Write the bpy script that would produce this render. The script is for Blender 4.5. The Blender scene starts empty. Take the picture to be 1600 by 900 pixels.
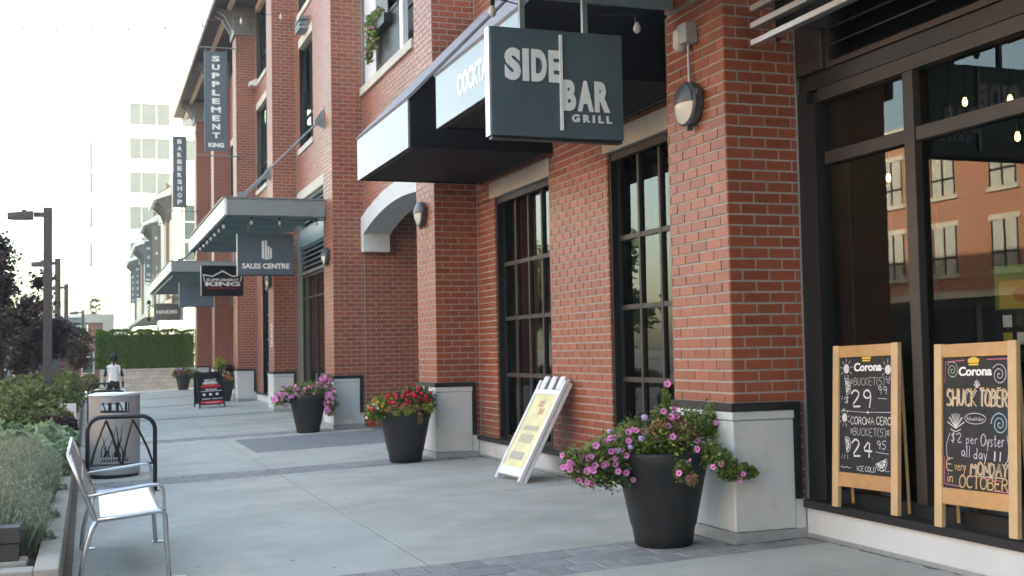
import bpy, bmesh, math, random
from mathutils import Vector, Matrix
rnd = random.Random(11)
R = math.radians
scene = bpy.context.scene
COL = scene.collection

# ------------------------------------------------------------------ camera
YAW, PITCH, ROLL = R(19.63), R(3.01), R(-1.075)
fw = Vector((math.sin(YAW)*math.cos(PITCH), math.cos(YAW)*math.cos(PITCH), math.sin(PITCH)))
rt0 = Vector((math.cos(YAW), -math.sin(YAW), 0)); up0 = rt0.cross(fw)
rt = math.cos(ROLL)*rt0 + math.sin(ROLL)*up0
up = -math.sin(ROLL)*rt0 + math.cos(ROLL)*up0
cd = bpy.data.cameras.new('camera'); cam = bpy.data.objects.new('camera', cd); COL.objects.link(cam)
mw = Matrix.Identity(4)
for i in range(3):
    mw[i][0], mw[i][1], mw[i][2] = rt[i], up[i], -fw[i]
mw[2][3] = 1.5
cam.matrix_world = mw
cd.sensor_width = 36; cd.lens = 36*1863/1600; cd.clip_end = 3000; cd.clip_start = 0.05
cd.dof.use_dof = True; cd.dof.focus_distance = 9.0; cd.dof.aperture_fstop = 4.5
scene.camera = cam

# ------------------------------------------------------------------ light
SUN_EL, SUN_AZ = R(17.5), R(111)          # azimuth from +Y towards +X
sdir = Vector((math.sin(SUN_AZ)*math.cos(SUN_EL), math.cos(SUN_AZ)*math.cos(SUN_EL), math.sin(SUN_EL)))
world = bpy.data.worlds.new('World'); scene.world = world; world.use_nodes = True
wn = world.node_tree; bg = wn.nodes['Background']
sky = wn.nodes.new('ShaderNodeTexSky'); sky.sky_type = 'NISHITA'; sky.sun_disc = False
sky.sun_elevation = SUN_EL; sky.sun_rotation = SUN_AZ
sky.air_density = 1.0; sky.dust_density = 3.0; sky.ozone_density = 1.0
wn.links.new(sky.outputs[0], bg.inputs[0]); bg.inputs[1].default_value = 0.15
sl = bpy.data.lights.new('sun', 'SUN'); sl.energy = 5.0; sl.angle = R(0.5); sl.color = (1, .93, .82)
so = bpy.data.objects.new('sun', sl); COL.objects.link(so)
so.rotation_euler = (-sdir).to_track_quat('-Z', 'Y').to_euler()
scene.view_settings.view_transform = 'Standard'; scene.view_settings.look = 'None'
scene.view_settings.gamma = 1; scene.view_settings.use_curve_mapping = False
scene.view_settings.exposure = 3.0
scene.view_settings.use_white_balance = True; scene.view_settings.white_balance_temperature = 7550; scene.view_settings.white_balance_tint = 4
scene.render.engine = 'CYCLES'

# ------------------------------------------------------------------ materials
def mat(name, col, rough=.6, metal=0, var=0, scale=8, bump=0, bscale=40, spec=.5, island=0, trans=0, emit=0, dirt=None, wear=None):
    m = bpy.data.materials.new(name); m.use_nodes = True
    nt = m.node_tree; b = nt.nodes['Principled BSDF']; N = nt.nodes.new; L = nt.links.new
    b.inputs['Base Color'].default_value = (*col, 1); b.inputs['Roughness'].default_value = rough
    b.inputs['Metallic'].default_value = metal; b.inputs['Specular IOR Level'].default_value = spec
    if emit:
        b.inputs['Emission Color'].default_value = (*col, 1); b.inputs['Emission Strength'].default_value = emit
    cur = None
    tc = N('ShaderNodeNewGeometry')
    def rgb(c):
        n = N('ShaderNodeRGB'); n.outputs[0].default_value = (*c, 1); return n.outputs[0]
    def mul(src, fac, lo, hi):
        mr = N('ShaderNodeMapRange'); L(fac, mr.inputs[0]); mr.inputs[3].default_value = lo; mr.inputs[4].default_value = hi
        mx = N('ShaderNodeVectorMath'); mx.operation = 'SCALE'; L(src, mx.inputs[0]); L(mr.outputs[0], mx.inputs['Scale'])
        return mx.outputs[0]
    if var or island or dirt or wear:
        cur = rgb(col)
    if var:
        nz = N('ShaderNodeTexNoise'); nz.inputs['Scale'].default_value = scale; nz.inputs['Detail'].default_value = 6
        nz.inputs['Roughness'].default_value = .65
        L(tc.outputs['Position'], nz.inputs['Vector'])
        mr0 = N('ShaderNodeMapRange'); L(nz.outputs[0], mr0.inputs[0]); mr0.inputs[1].default_value = .3; mr0.inputs[2].default_value = .7
        cur = mul(cur, mr0.outputs[0], 1-var, 1+var)
    if island:
        oi = N('ShaderNodeObjectInfo')
        ad = N('ShaderNodeMath'); ad.operation = 'ADD'; L(tc.outputs['Random Per Island'], ad.inputs[0]); L(oi.outputs['Random'], ad.inputs[1])
        fr = N('ShaderNodeMath'); fr.operation = 'FRACT'; L(ad.outputs[0], fr.inputs[0])
        cur = mul(cur, fr.outputs[0], 1-island, 1+island)
    for dd in (dirt, wear):
        if dd:
            dcol, dscale, lo, hi, amt = dd
            nz = N('ShaderNodeTexNoise'); nz.inputs['Scale'].default_value = dscale; nz.inputs['Detail'].default_value = 8; nz.inputs['Roughness'].default_value = .7
            L(tc.outputs['Position'], nz.inputs['Vector'])
            mr = N('ShaderNodeMapRange'); L(nz.outputs[0], mr.inputs[0]); mr.inputs[1].default_value = lo; mr.inputs[2].default_value = hi; mr.inputs[4].default_value = amt
            mx = N('ShaderNodeMix'); mx.data_type = 'RGBA'; L(mr.outputs[0], mx.inputs[0]); L(cur, mx.inputs[6]); mx.inputs[7].default_value = (*dcol, 1)
            cur = mx.outputs[2]
    if cur is not None:
        L(cur, b.inputs['Base Color'])
    if bump:
        nb = N('ShaderNodeTexNoise'); nb.inputs['Scale'].default_value = bscale; nb.inputs['Detail'].default_value = 5
        L(tc.outputs['Position'], nb.inputs['Vector'])
        bp = N('ShaderNodeBump'); bp.inputs['Strength'].default_value = bump; bp.inputs['Distance'].default_value = .01
        L(nb.outputs[0], bp.inputs['Height']); L(bp.outputs[0], b.inputs['Normal'])
    if trans:
        tr = N('ShaderNodeBsdfTranslucent'); ms = N('ShaderNodeMixShader'); ms.inputs[0].default_value = trans
        if cur is not None: L(cur, tr.inputs[0])
        else: tr.inputs[0].default_value = (*col, 1)
        L(b.outputs[0], ms.inputs[1]); L(tr.outputs[0], ms.inputs[2]); L(ms.outputs[0], nt.nodes['Material Output'].inputs[0])
    return m

def glass_mat(name, tint=(.55, .6, .58), ior=1.6, rough=0.0):
    m = bpy.data.materials.new(name); m.use_nodes = True; nt = m.node_tree; nt.nodes.clear(); N = nt.nodes.new; L = nt.links.new
    o = N('ShaderNodeOutputMaterial'); f = N('ShaderNodeFresnel'); f.inputs[0].default_value = ior
    t = N('ShaderNodeBsdfTransparent'); t.inputs[0].default_value = (*tint, 1)
    g = N('ShaderNodeBsdfGlossy'); g.inputs['Roughness'].default_value = rough; g.inputs['Color'].default_value = (1, 1, 1, 1)
    ms = N('ShaderNodeMixShader'); L(f.outputs[0], ms.inputs[0]); L(t.outputs[0], ms.inputs[1]); L(g.outputs[0], ms.inputs[2]); L(ms.outputs[0], o.inputs[0])
    return m

def brick_tex_mat(name, c1, c2, mortar):
    m = bpy.data.materials.new(name); m.use_nodes = True; nt = m.node_tree; b = nt.nodes['Principled BSDF']; N = nt.nodes.new; L = nt.links.new
    g = N('ShaderNodeNewGeometry'); sx = N('ShaderNodeSeparateXYZ'); L(g.outputs['Position'], sx.inputs[0])
    ad = N('ShaderNodeMath'); ad.operation = 'ADD'; L(sx.outputs[0], ad.inputs[0]); L(sx.outputs[1], ad.inputs[1])
    cx = N('ShaderNodeCombineXYZ'); L(ad.outputs[0], cx.inputs[0]); L(sx.outputs[2], cx.inputs[1])
    bt = N('ShaderNodeTexBrick'); L(cx.outputs[0], bt.inputs[0]); bt.inputs['Scale'].default_value = 1
    bt.inputs['Brick Width'].default_value = .238; bt.inputs['Row Height'].default_value = .0875; bt.inputs['Mortar Size'].default_value = .0055
    bt.inputs['Color1'].default_value = (*c1, 1); bt.inputs['Color2'].default_value = (*c2, 1); bt.inputs['Mortar'].default_value = (*mortar, 1)
    L(bt.outputs[0], b.inputs['Base Color']); b.inputs['Roughness'].default_value = .45
    bp = N('ShaderNodeBump'); bp.inputs['Distance'].default_value = .01; L(bt.outputs['Fac'], bp.inputs['Height']); bp.invert = True; L(bp.outputs[0], b.inputs['Normal'])
    return m

M = {}
M['brick'] = mat('brick_red', (.305, .083, .042), .42, var=.16, scale=18, island=.17, bump=.25, bscale=140, spec=.62, wear=((.52, .42, .38), 6, .69, .80, .5), dirt=((.20, .07, .048), 1.1, .52, .75, .45))
M['mortar'] = mat('mortar', (.37, .375, .335), .95, var=.16, scale=9, bump=.4, bscale=200, dirt=((.28, .28, .24), 2.0, .5, .75, .6))
M['bricktex'] = brick_tex_mat('brick_far', (.29, .088, .053), (.25, .075, .046), (.40, .39, .34))
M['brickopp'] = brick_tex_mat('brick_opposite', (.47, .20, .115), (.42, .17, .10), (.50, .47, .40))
M['conc'] = mat('sidewalk_concrete', (.43, .43, .395), .9, var=.10, scale=1.3, bump=.3, bscale=120, dirt=((.29, .29, .26), .7, .45, .70, .75), wear=((.20, .195, .18), 17, .62, .72, .5))
M['gum'] = mat('gum_grey', (.22, .22, .205), .9, island=.35)
M['joint'] = mat('joint_dirt', (.15, .145, .13), .95, var=.2, scale=9)
M['paver'] = mat('paver_grey', (.265, .265, .265), .9, var=.18, scale=9, island=.14, bump=.4, bscale=140)
M['darkslab'] = mat('dark_slab', (.20, .21, .22), .85, var=.14, scale=3, bump=.3, bscale=120)
M['asphalt'] = mat('asphalt', (.055, .055, .058), .9, var=.2, scale=2, bump=.5, bscale=90)
M['base'] = mat('painted_concrete', (.60, .63, .62), .7, var=.07, scale=1.8, bump=.2, bscale=60, dirt=((.36, .34, .30), 2.6, .54, .78, .55), wear=((.25, .22, .18), 22, .70, .78, .5))
M['lintel'] = mat('cast_stone', (.55, .52, .45), .85, var=.08, scale=3, bump=.2, bscale=80, dirt=((.33, .31, .27), 2.5, .55, .8, .5))
M['trim'] = mat('black_trim', (.018, .019, .021), .45, var=.15, scale=12)
M['frame'] = mat('bronze_frame', (.048, .042, .037), .5, metal=.3, var=.1, scale=10)
M['framedark'] = mat('dark_frame', (.02, .021, .022), .45, metal=.2)
M['glass'] = glass_mat('window_glass', (.46, .49, .48), 1.52)
M['glassup'] = glass_mat('upper_window_glass', (.45, .6, .56), 1.9)
M['flash'] = mat('galvanised_flashing', (.42, .45, .46), .5, metal=.5, var=.12, scale=15, dirt=((.2, .17, .13), 18, .6, .75, .7))
M['steel'] = mat('grey_painted_steel', (.23, .265, .265), .45, metal=.1, var=.08, scale=5)
M['fascia'] = mat('pale_fascia_steel', (.80, .79, .75), .35, metal=.0, var=.04, scale=5)
M['canglass'] = mat('frosted_canopy_glass', (.50, .64, .62), .4, trans=.65)
M['awnblack'] = mat('black_awning', (.007, .0075, .0085), .6, var=.2, scale=5, spec=.25)
M['awnroof'] = mat('awning_roof_vinyl', (.24, .235, .255), .6, var=.12, scale=4)
M['awnfront'] = mat('awning_vinyl_panel', (.19, .215, .25), .25, var=.06, scale=1.5, spec=.45, dirt=((.30, .29, .27), 1.6, .52, .8, .4))
M['signblue'] = mat('slate_blue_panel', (.095, .130, .160), .38, var=.08, scale=2.2)
M['signdark'] = mat('dark_slate_panel', (.092, .125, .143), .32, var=.10, scale=2.2)
M['signblack'] = mat('black_panel', (.008, .008, .009), .35)
M['signgrey'] = mat('olive_grey_panel', (.16, .165, .14), .5)
M['signedge'] = mat('aluminium_edge', (.62, .62, .60), .35, metal=.6)
M['white'] = mat('white_letter', (.88, .88, .86), .5)
M['offwhite'] = mat('raised_letter', (.88, .89, .89), .45)
M['red'] = mat('red_print', (.62, .02, .03), .5)
M['silver'] = mat('brushed_aluminium', (.58, .60, .62), .33, metal=.85, var=.05, scale=20)
M['binmetal'] = mat('bin_metal', (.36, .365, .365), .42, metal=.25, var=.07, scale=7, dirt=((.2, .19, .17), 6, .6, .8, .3))
M['black'] = mat('black_paint', (.014, .015, .017), .35, var=.15, scale=14)
M['dark'] = mat('dark_void', (.006, .006, .006), .9)
M['polebr'] = mat('bronze_pole', (.075, .066, .066), .5, var=.1, scale=4)
M['pot'] = mat('black_resin_pot', (.022, .024, .026), .55, var=.25, scale=6, bump=.1, bscale=30, dirt=((.12, .115, .105), 5, .58, .78, .35))
M['soil'] = mat('soil', (.045, .03, .02), .95, var=.4, scale=30, bump=.6, bscale=60)
M['wood'] = mat('pale_pine', (.60, .41, .215), .55, var=.1, scale=7, bump=.1, bscale=50)
M['wood2'] = mat('amber_pine', (.52, .30, .12), .5, var=.14, scale=6, bump=.1, bscale=50)
M['slate'] = mat('chalkboard', (.020, .019, .019), .7, var=.25, scale=4)
M['chalk'] = mat('white_chalk', (.68, .68, .66), .9, var=.18, scale=60)
M['chalkd'] = mat('grey_chalk', (.40, .41, .40), .9, var=.25, scale=60)
M['chalko'] = mat('orange_chalk', (.60, .41, .20), .9, var=.2, scale=60)
M['chalkl'] = mat('lilac_chalk', (.62, .58, .68), .9, var=.2, scale=60)
M['chalkp'] = mat('pink_chalk', (.68, .20, .34), .9, var=.2, scale=60)
M['chalkb'] = mat('blue_chalk', (.30, .50, .58), .9, var=.2, scale=60)
M['chalkg'] = mat('pale_green_chalk', (.52, .56, .40), .9, var=.2, scale=60)
M['crown'] = mat('crown_yellow', (.75, .50, .05), .6)
M['plastic'] = mat('white_plastic', (.72, .74, .76), .45, var=.04, scale=5)
M['yellow'] = mat('faded_yellow_poster', (.72, .69, .38), .6, var=.18, scale=2.5)
M['palered'] = mat('faded_red', (.50, .17, .12), .6)
M['palegrey'] = mat('faded_grey', (.40, .40, .33), .6)
M['petunia'] = mat('pink_petals', (.84, .30, .66), .6, island=.25, trans=.25)
M['petcore'] = mat('petal_throat', (.42, .02, .12), .6)
M['verbena'] = mat('lilac_petals', (.58, .42, .75), .6, island=.2, trans=.2)
M['redfl'] = mat('red_petals', (.62, .015, .035), .6, island=.3, trans=.15)
M['yelfl'] = mat('yellow_petals', (.72, .42, .02), .6, island=.2, trans=.15)
M['whtfl'] = mat('white_petals', (.75, .75, .72), .6, island=.1, trans=.2)
M['orgfl'] = mat('orange_petals', (.68, .14, .03), .6, island=.2)
M['leaf'] = mat('green_leaves', (.19, .255, .065), .55, island=.5, trans=.3)
M['leafy'] = mat('lime_leaves', (.34, .40, .06), .55, island=.35, trans=.3)
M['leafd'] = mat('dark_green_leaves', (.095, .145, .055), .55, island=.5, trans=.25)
M['dry'] = mat('dry_leaves', (.30, .20, .10), .8, island=.4)
M['lav'] = mat('lavender_stems', (.31, .35, .25), .7, island=.45, trans=.2)
M['sage'] = mat('sage_leaves', (.25, .34, .20), .65, island=.4, trans=.2)
M['bush'] = mat('olive_bush_leaves', (.17, .19, .06), .6, island=.55, trans=.25)
M['redbush'] = mat('maroon_leaves', (.065, .022, .028), .6, island=.5, trans=.2)
M['maple'] = mat('purple_maple_leaves', (.050, .046, .038), .55, island=.55, trans=.3)
M['maple2'] = mat('reddish_maple_leaves', (.11, .055, .038), .6, island=.5, trans=.3)
M['thuja'] = mat('thuja_sprays', (.09, .165, .018), .65, island=.55, trans=.2)
M['bark'] = mat('bark', (.10, .075, .06), .9, var=.3, scale=12, bump=.6, bscale=40)
M['block'] = mat('split_block', (.44, .43, .40), .9, var=.08, scale=6, island=.09, bump=.5, bscale=60)
M['kerb'] = mat('kerb_concrete', (.40, .385, .345), .9, var=.13, scale=5, bump=.35, bscale=70, dirt=((.2, .19, .165), 4, .5, .75, .6))
M['cream'] = mat('cream_cladding', (.66, .60, .47), .8, var=.04, scale=1)
M['tower'] = mat('white_render', (.74, .74, .73), .8, var=.02, scale=.2)
M['towerglass'] = mat('tower_glass', (.026, .042, .047), .5, spec=.12)
M['brown'] = mat('brown_bracket', (.10, .09, .095), .6)
M['greypanel'] = mat('grey_panel', (.20, .21, .225), .6, var=.05, scale=2)
M['eave'] = mat('eave_soffit', (.11, .105, .115), .7)
M['int'] = mat('interior_dark', (.10, .09, .08), .9)
M['inttile'] = mat('interior_tile', (.50, .51, .46), .8, var=.1, scale=3)
M['curtain'] = mat('pale_curtain', (.62, .62, .58), .8, trans=.3)
M['bulb'] = mat('glass_bulb', (.60, .58, .52), .1, spec=.8)
M['lit'] = mat('lit_bulb', (1, .66, .30), .5, emit=1.2)
M['lens'] = mat('lamp_lens', (.70, .68, .60), .2)
M['lampgrey'] = mat('lamp_housing', (.075, .08, .088), .4, var=.1, scale=10)
M['carblue'] = mat('blue_car_paint', (.16, .21, .30), .25, metal=.4)
M['carglass'] = mat('car_glass', (.03, .035, .04), .08)
M['tyre'] = mat('tyre', (.02, .02, .02), .8)
M['tail'] = mat('tail_light', (.5, .01, .02), .2)
M['truck'] = mat('white_truck_paint', (.75, .76, .77), .35)
M['skin'] = mat('skin', (.52, .32, .24), .6)
M['hair'] = mat('black_hair', (.012, .011, .011), .6)
M['vest'] = mat('white_vest', (.90, .90, .91), .8, var=.05, scale=20)
M['cloth'] = mat('black_cloth', (.013, .013, .015), .85)
M['wire'] = mat('black_wire', (.02, .02, .02), .6)
M['blueb'] = mat('blue_grey_cladding', (.36, .40, .44), .8)
M['shopyel'] = mat('yellow_shopfront', (.55, .40, .14), .7)
M['poster1'] = mat('poster_green', (.22, .36, .08), .5)
M['poster2'] = mat('poster_orange', (.60, .27, .04), .5)
M['poster3'] = mat('poster_yellow', (.65, .50, .10), .5)
M['teal'] = mat('teal_board', (.10, .16, .15), .6)

# ------------------------------------------------------------------ mesh builder
class MB:
    def __init__(s): s.v = []; s.f = []; s.m = []; s.mi = 0
    def add(s, vs, fs):
        b = len(s.v); s.v += [tuple(p) for p in vs]
        for f in fs: s.f.append(tuple(i+b for i in f)); s.m.append(s.mi)
        return s
    def box(s, x0, x1, y0, y1, z0, z1):
        if x1 < x0: x0, x1 = x1, x0
        if y1 < y0: y0, y1 = y1, y0
        if z1 < z0: z0, z1 = z1, z0
        return s.add([(x0,y0,z0),(x1,y0,z0),(x1,y1,z0),(x0,y1,z0),(x0,y0,z1),(x1,y0,z1),(x1,y1,z1),(x0,y1,z1)],
                     [(0,3,2,1),(4,5,6,7),(0,1,5,4),(1,2,6,5),(2,3,7,6),(3,0,4,7)])
    def obox(s, o, a, b, c):            # box from corner + three edge vectors
        o, a, b, c = map(Vector, (o, a, b, c))
        if a.cross(b).dot(c) < 0: a, b = b, a
        P = [o, o+a, o+a+b, o+b, o+c, o+a+c, o+a+b+c, o+b+c]
        return s.add(P, [(0,3,2,1),(4,5,6,7),(0,1,5,4),(1,2,6,5),(2,3,7,6),(3,0,4,7)])
    def quad(s, a, b, c, d): return s.add([a, b, c, d], [(0,1,2,3)])
    def tube(s, pts, r, n=8, cap=True):
        pts = [Vector(p) for p in pts]; rr = r if isinstance(r, (list, tuple)) else [r]*len(pts)
        rings = []; prev = None
        for i, p in enumerate(pts):
            t = (pts[min(i+1, len(pts)-1)] - pts[max(i-1, 0)]).normalized()
            if prev is None:
                a = Vector((0,0,1)) if abs(t.z) < .9 else Vector((1,0,0))
                u = t.cross(a).normalized()
            else:
                u = (prev - t*prev.dot(t))
                u = u.normalized() if u.length > 1e-6 else t.orthogonal().normalized()
            prev = u; w = t.cross(u)
            rings.append([p + (u*math.cos(2*math.pi*k/n) + w*math.sin(2*math.pi*k/n))*rr[i] for k in range(n)])
        V = [q for g in rings for q in g]; F = []
        for i in range(len(pts)-1):
            for k in range(n):
                F.append((i*n+k, i*n+(k+1)%n, (i+1)*n+(k+1)%n, (i+1)*n+k))
        if cap: F.append(tuple(range(n-1, -1, -1))); F.append(tuple((len(pts)-1)*n+k for k in range(n)))
        return s.add(V, F)
    def lathe(s, cx, cy, prof, n=32, axis='z', cz=0):
        V = []; F = []
        for r, h in prof:
            for k in range(n):
                a = 2*math.pi*k/n
                if axis == 'z': V.append((cx+r*math.cos(a), cy+r*math.sin(a), h))
                else: V.append((h, cy+r*math.cos(a), cz+r*math.sin(a)))
        for i in range(len(prof)-1):
            for k in range(n):
                F.append((i*n+k, i*n+(k+1)%n, (i+1)*n+(k+1)%n, (i+1)*n+k))
        F.append(tuple(range(n-1, -1, -1))); F.append(tuple((len(prof)-1)*n+k for k in range(n)))
        return s.add(V, F)
    def prism(s, poly, d):              # closed 3-D polygon extruded by vector d
        d = Vector(d); P = [Vector(p) for p in poly]; n = len(P)
        return s.add(P + [p+d for p in P], [tuple(range(n)), tuple(range(2*n-1, n-1, -1))] + [(i, i+n, (i+1)%n+n, (i+1)%n) for i in range(n)])
    def mesh(s, name, mats):
        me = bpy.data.meshes.new(name); me.from_pydata(s.v, [], s.f)
        for m in (mats if isinstance(mats, (list, tuple)) else [mats]): me.materials.append(m)
        if any(s.m): me.polygons.foreach_set('material_index', s.m)
        me.update(); return me
    def build(s, name, m, parent=None, smooth=False, fix=True):
        me = s.mesh(name, m)
        if fix and len(s.f) < 20000:
            bm = bmesh.new(); bm.from_mesh(me); bmesh.ops.recalc_face_normals(bm, faces=bm.faces); bm.to_mesh(me); bm.free()
        if smooth: me.shade_smooth() if hasattr(me, 'shade_smooth') else None
        return link(me, name, parent)

def link(me, name, parent=None):
    o = bpy.data.objects.new(name, me); COL.objects.link(o)
    if parent: o.parent = parent; o.matrix_parent_inverse = Matrix.Translation(parent.location).inverted() if parent.parent is None else Matrix.Identity(4)
    return o
def tag(o, label=None, cat=None, group=None, kind=None):
    if label: o['label'] = label
    if cat: o['category'] = cat
    if group: o['group'] = group
    if kind: o['kind'] = kind
    return o
def thing(name, loc, label, cat, group=None):
    o = bpy.data.objects.new(name, None); o.location = loc; o.empty_display_size = .2; COL.objects.link(o)
    return tag(o, label, cat, group)
def bevel(o, w, seg=2):
    b = o.modifiers.new('bevel', 'BEVEL'); b.width = w; b.segments = seg; b.limit_method = 'ANGLE'; b.angle_limit = R(40)
    return o
def copy_tree(root, delta, label=None, group=None):
    r = root.copy(); COL.objects.link(r); r.location = root.location + Vector(delta)
    if label: r['label'] = label
    if group: r['group'] = group
    for ch in root.children:
        c = ch.copy(); COL.objects.link(c); c.parent = r; c.matrix_parent_inverse = ch.matrix_parent_inverse.copy()
        for g in ch.children:
            d = g.copy(); COL.objects.link(d); d.parent = c; d.matrix_parent_inverse = g.matrix_parent_inverse.copy()
    return r

# text as flat mesh, fitted to a box: o = lower left corner, rv/uv unit vectors
def text(body, o, rv, uv, w, h, m, parent, bold=0.0, ext=.004, name='lettering', shear=0):
    cu = bpy.data.curves.new(name, 'FONT'); cu.body = body; cu.size = 1; cu.offset = bold; cu.shear = shear; cu.resolution_u = 4
    cu.align_x = 'CENTER'
    t = bpy.data.objects.new('tmp', cu); COL.objects.link(t)
    dg = bpy.context.evaluated_depsgraph_get()
    me = bpy.data.meshes.new_from_object(t.evaluated_get(dg))
    bpy.data.objects.remove(t); bpy.data.curves.remove(cu)
    xs = [v.co.x for v in me.vertices]; ys = [v.co.y for v in me.vertices]
    x0, x1, y0, y1 = min(xs), max(xs), min(ys), max(ys)
    rv, uv = Vector(rv), Vector(uv); nv = rv.cross(uv); o = Vector(o)
    bm = bmesh.new(); bm.from_mesh(me)
    for v in bm.verts:
        v.co = o + rv*((v.co.x-x0)/(x1-x0)*w) + uv*((v.co.y-y0)/(y1-y0)*h) + nv*ext
    if ext > .0:
        res = bmesh.ops.extrude_face_region(bm, geom=bm.faces[:])
        for g in res['geom']:
            if isinstance(g, bmesh.types.BMVert): g.co -= nv*ext*.98
        bmesh.ops.recalc_face_normals(bm, faces=bm.faces)
    bm.to_mesh(me); bm.free(); me.materials.clear(); me.materials.append(m); me.name = name
    me.shade_flat()
    return link(me, name, parent)

def G(x): return -.033*(5.3-x)          # sidewalk falls gently away from the building
XP, XW = 4.72, 5.37                      # pier face, wall face
PY = [8.17, 16.5, 24.05, 32.3, 40.5, 48.2, 56.2]
PW = .98
CH, BL, JT = .0875, .238, .0145

# ------------------------------------------------------------------ ground
gm = MB()
gm.quad((-900, -300, -.62), (900, -300, -.62), (900, 1500, -.62), (-900, 1500, -.62))
tag(gm.build('ground', M['asphalt']), kind='structure')
rd = MB(); rd.quad((-15, -60, -.36), (-2.2, -60, -.36), (-2.2, 150, -.36), (-15, 150, -.36))
road = tag(rd.build('road', M['asphalt']), kind='structure')
sw = MB()
sw.add([(-2.2, -10, -.62), (5.33, -10, -.62), (5.33, 75, -.62), (-2.2, 75, -.62),
        (-2.2, -10, G(-2.2)-.006), (5.33, -10, G(5.33)-.006), (5.33, 75, G(5.33)-.006), (-2.2, 75, G(-2.2)-.006)],
       [(0,3,2,1),(4,5,6,7),(0,1,5,4),(1,2,6,5),(2,3,7,6),(3,0,4,7)])
walk = tag(sw.build('sidewalk', M['joint']), kind='structure')
def slab(name, x0, x1, y0, y1, m, j=.006, dz=0.0, parent=walk):
    b = MB(); x0 += j; x1 -= j; y0 += j; y1 -= j; c = .005
    V = []
    for (a, bb, d, e, z) in ((x0, x1, y0, y1, -.05), (x0, x1, y0, y1, -.004), (x0+c, x1-c, y0+c, y1-c, 0)):
        V += [(a, d, G(a)+z+dz), (bb, d, G(bb)+z+dz), (bb, e, G(bb)+z+dz), (a, e, G(a)+z+dz)]
    F = [(8, 9, 10, 11)]
    for k in range(2):
        for i in range(4): F.append((k*4+i, k*4+(i+1) % 4, k*4+4+(i+1) % 4, k*4+4+i))
    b.add(V, F); return b.build(name, m, parent, fix=False)
BAND = [(p-.33, p+.57) for p in PY]
edges = [-8, -4.2, -1.6] 
ys = []
prev = -8
cuts = [-8, -4.3, -.5, 3.4]
lim = [(0.0, .0)]
segs = []
start = -8.0
for b0, b1 in [(-.1, .8)] + BAND + [(75, 75)]:
    L_ = b0 - start; n = max(1, round(L_/3.0))
    for i in range(n): segs.append((start + L_*i/n, start + L_*(i+1)/n))
    start = b1
DX0, DX1, DY0, DY1 = 2.62, 5.33, 19.9, 23.1
for y0, y1 in segs:
    for x0, x1 in ((-.12, 2.42), (2.42, 5.33)):
        if x0 > 2 and y0 < DY1-.2 and y1 > DY0+.2:
            if y0 < DY0-.05: slab('concrete_slab', x0, x1, y0, DY0, M['conc'])
            if y1 > DY1+.05: slab('concrete_slab', x0, x1, DY1, y1, M['conc'])
            continue
        slab('concrete_slab', x0, x1, y0, y1, M['conc'])
slab('concrete_strip', 2.42, DX0, DY0, DY1, M['conc'])
slab('dark_slab', DX0, DX1, DY0, (DY0+DY1)/2, M['darkslab']); slab('dark_slab', DX0, DX1, (DY0+DY1)/2, DY1, M['darkslab'])
pv_n = 0; far_pv = MB()
for bi, (b0, b1) in enumerate([(-.1, .8)] + BAND):
    for r in range(3):
        yy0 = b0 + r*.3; off = (r % 2)*.112
        x = -.12 - off
        while x < 5.33:
            a, e = max(x, -.12), min(x+.225, 5.33)
            if e - a > .05:
                j = .005
                if 1 <= bi <= 3:
                    slab('paver', a, e, yy0, yy0+.3, M['paver'], j=.0055, dz=rnd.uniform(-.003, .0015)); pv_n += 1
                else:
                    far_pv.quad((a+j, yy0+j, G(a)), (e-j, yy0+j, G(e)), (e-j, yy0+.3-j, G(e)), (a+j, yy0+.3-j, G(a)))
            x += .225
tag(far_pv.build('far_pavers', M['paver'], walk, fix=False), kind='stuff')

# dry leaves blown against the wall and scattered on the slabs
lt = MB()
for _ in range(110):
    if rnd.random() < .6: x, y = 5.28-abs(rnd.gauss(0, .10)), rnd.uniform(9.3, 16.3)
    else: x, y = rnd.uniform(.4, 5.1), rnd.uniform(8.2, 30)
    p = Vector((x, y, G(x)+.006)); a = rnd.uniform(0, 6.28); r_ = rnd.uniform(.006, .02)
    u = Vector((math.cos(a), math.sin(a), rnd.uniform(-.1, .4)))*r_; w_ = Vector((-math.sin(a), math.cos(a), rnd.uniform(0, .5)))*r_*.6
    lt.add([p-u, p+w_, p+u, p-w_], [(0, 1, 2, 3)])
tag(lt.build('leaf_litter', M['dry'], fix=False), 'dry leaf bits scattered over the concrete', 'leaves', kind='stuff')

gs = MB()      # chewing gum and drip spots
for _ in range(170):
    x, y = rnd.uniform(.1, 5.1), 8.0+22*rnd.random()**1.6; r_ = rnd.uniform(.006, .022); n = 9; e_ = rnd.uniform(.6, 1)
    gs.add([(x+r_*math.cos(6.283*k/n)*rnd.uniform(.8, 1.1), y+e_*r_*math.sin(6.283*k/n), G(x)+.0015) for k in range(n)], [tuple(range(n))])
tag(gs.build('gum_spots', M['gum'], walk, fix=False), kind='stuff')
gr = MB()      # grit gathered along the foot of the low walls
def grit(pts):
    for (xa, ya), (xb, yb), (nx, ny) in pts:
        n = int(math.hypot(xb-xa, yb-ya)/.05); prev = None
        for k in range(n+1):
            u = k/n; x, y = xa+(xb-xa)*u, ya+(yb-ya)*u; w_ = max(.004, rnd.gauss(.022, .014))
            cur = ((x, y, G(x)+.002), (x+nx*w_, y+ny*w_, G(x+nx*w_)+.002))
            if prev: gr.quad(prev[0], prev[1], cur[1], cur[0])
            prev = cur
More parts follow.
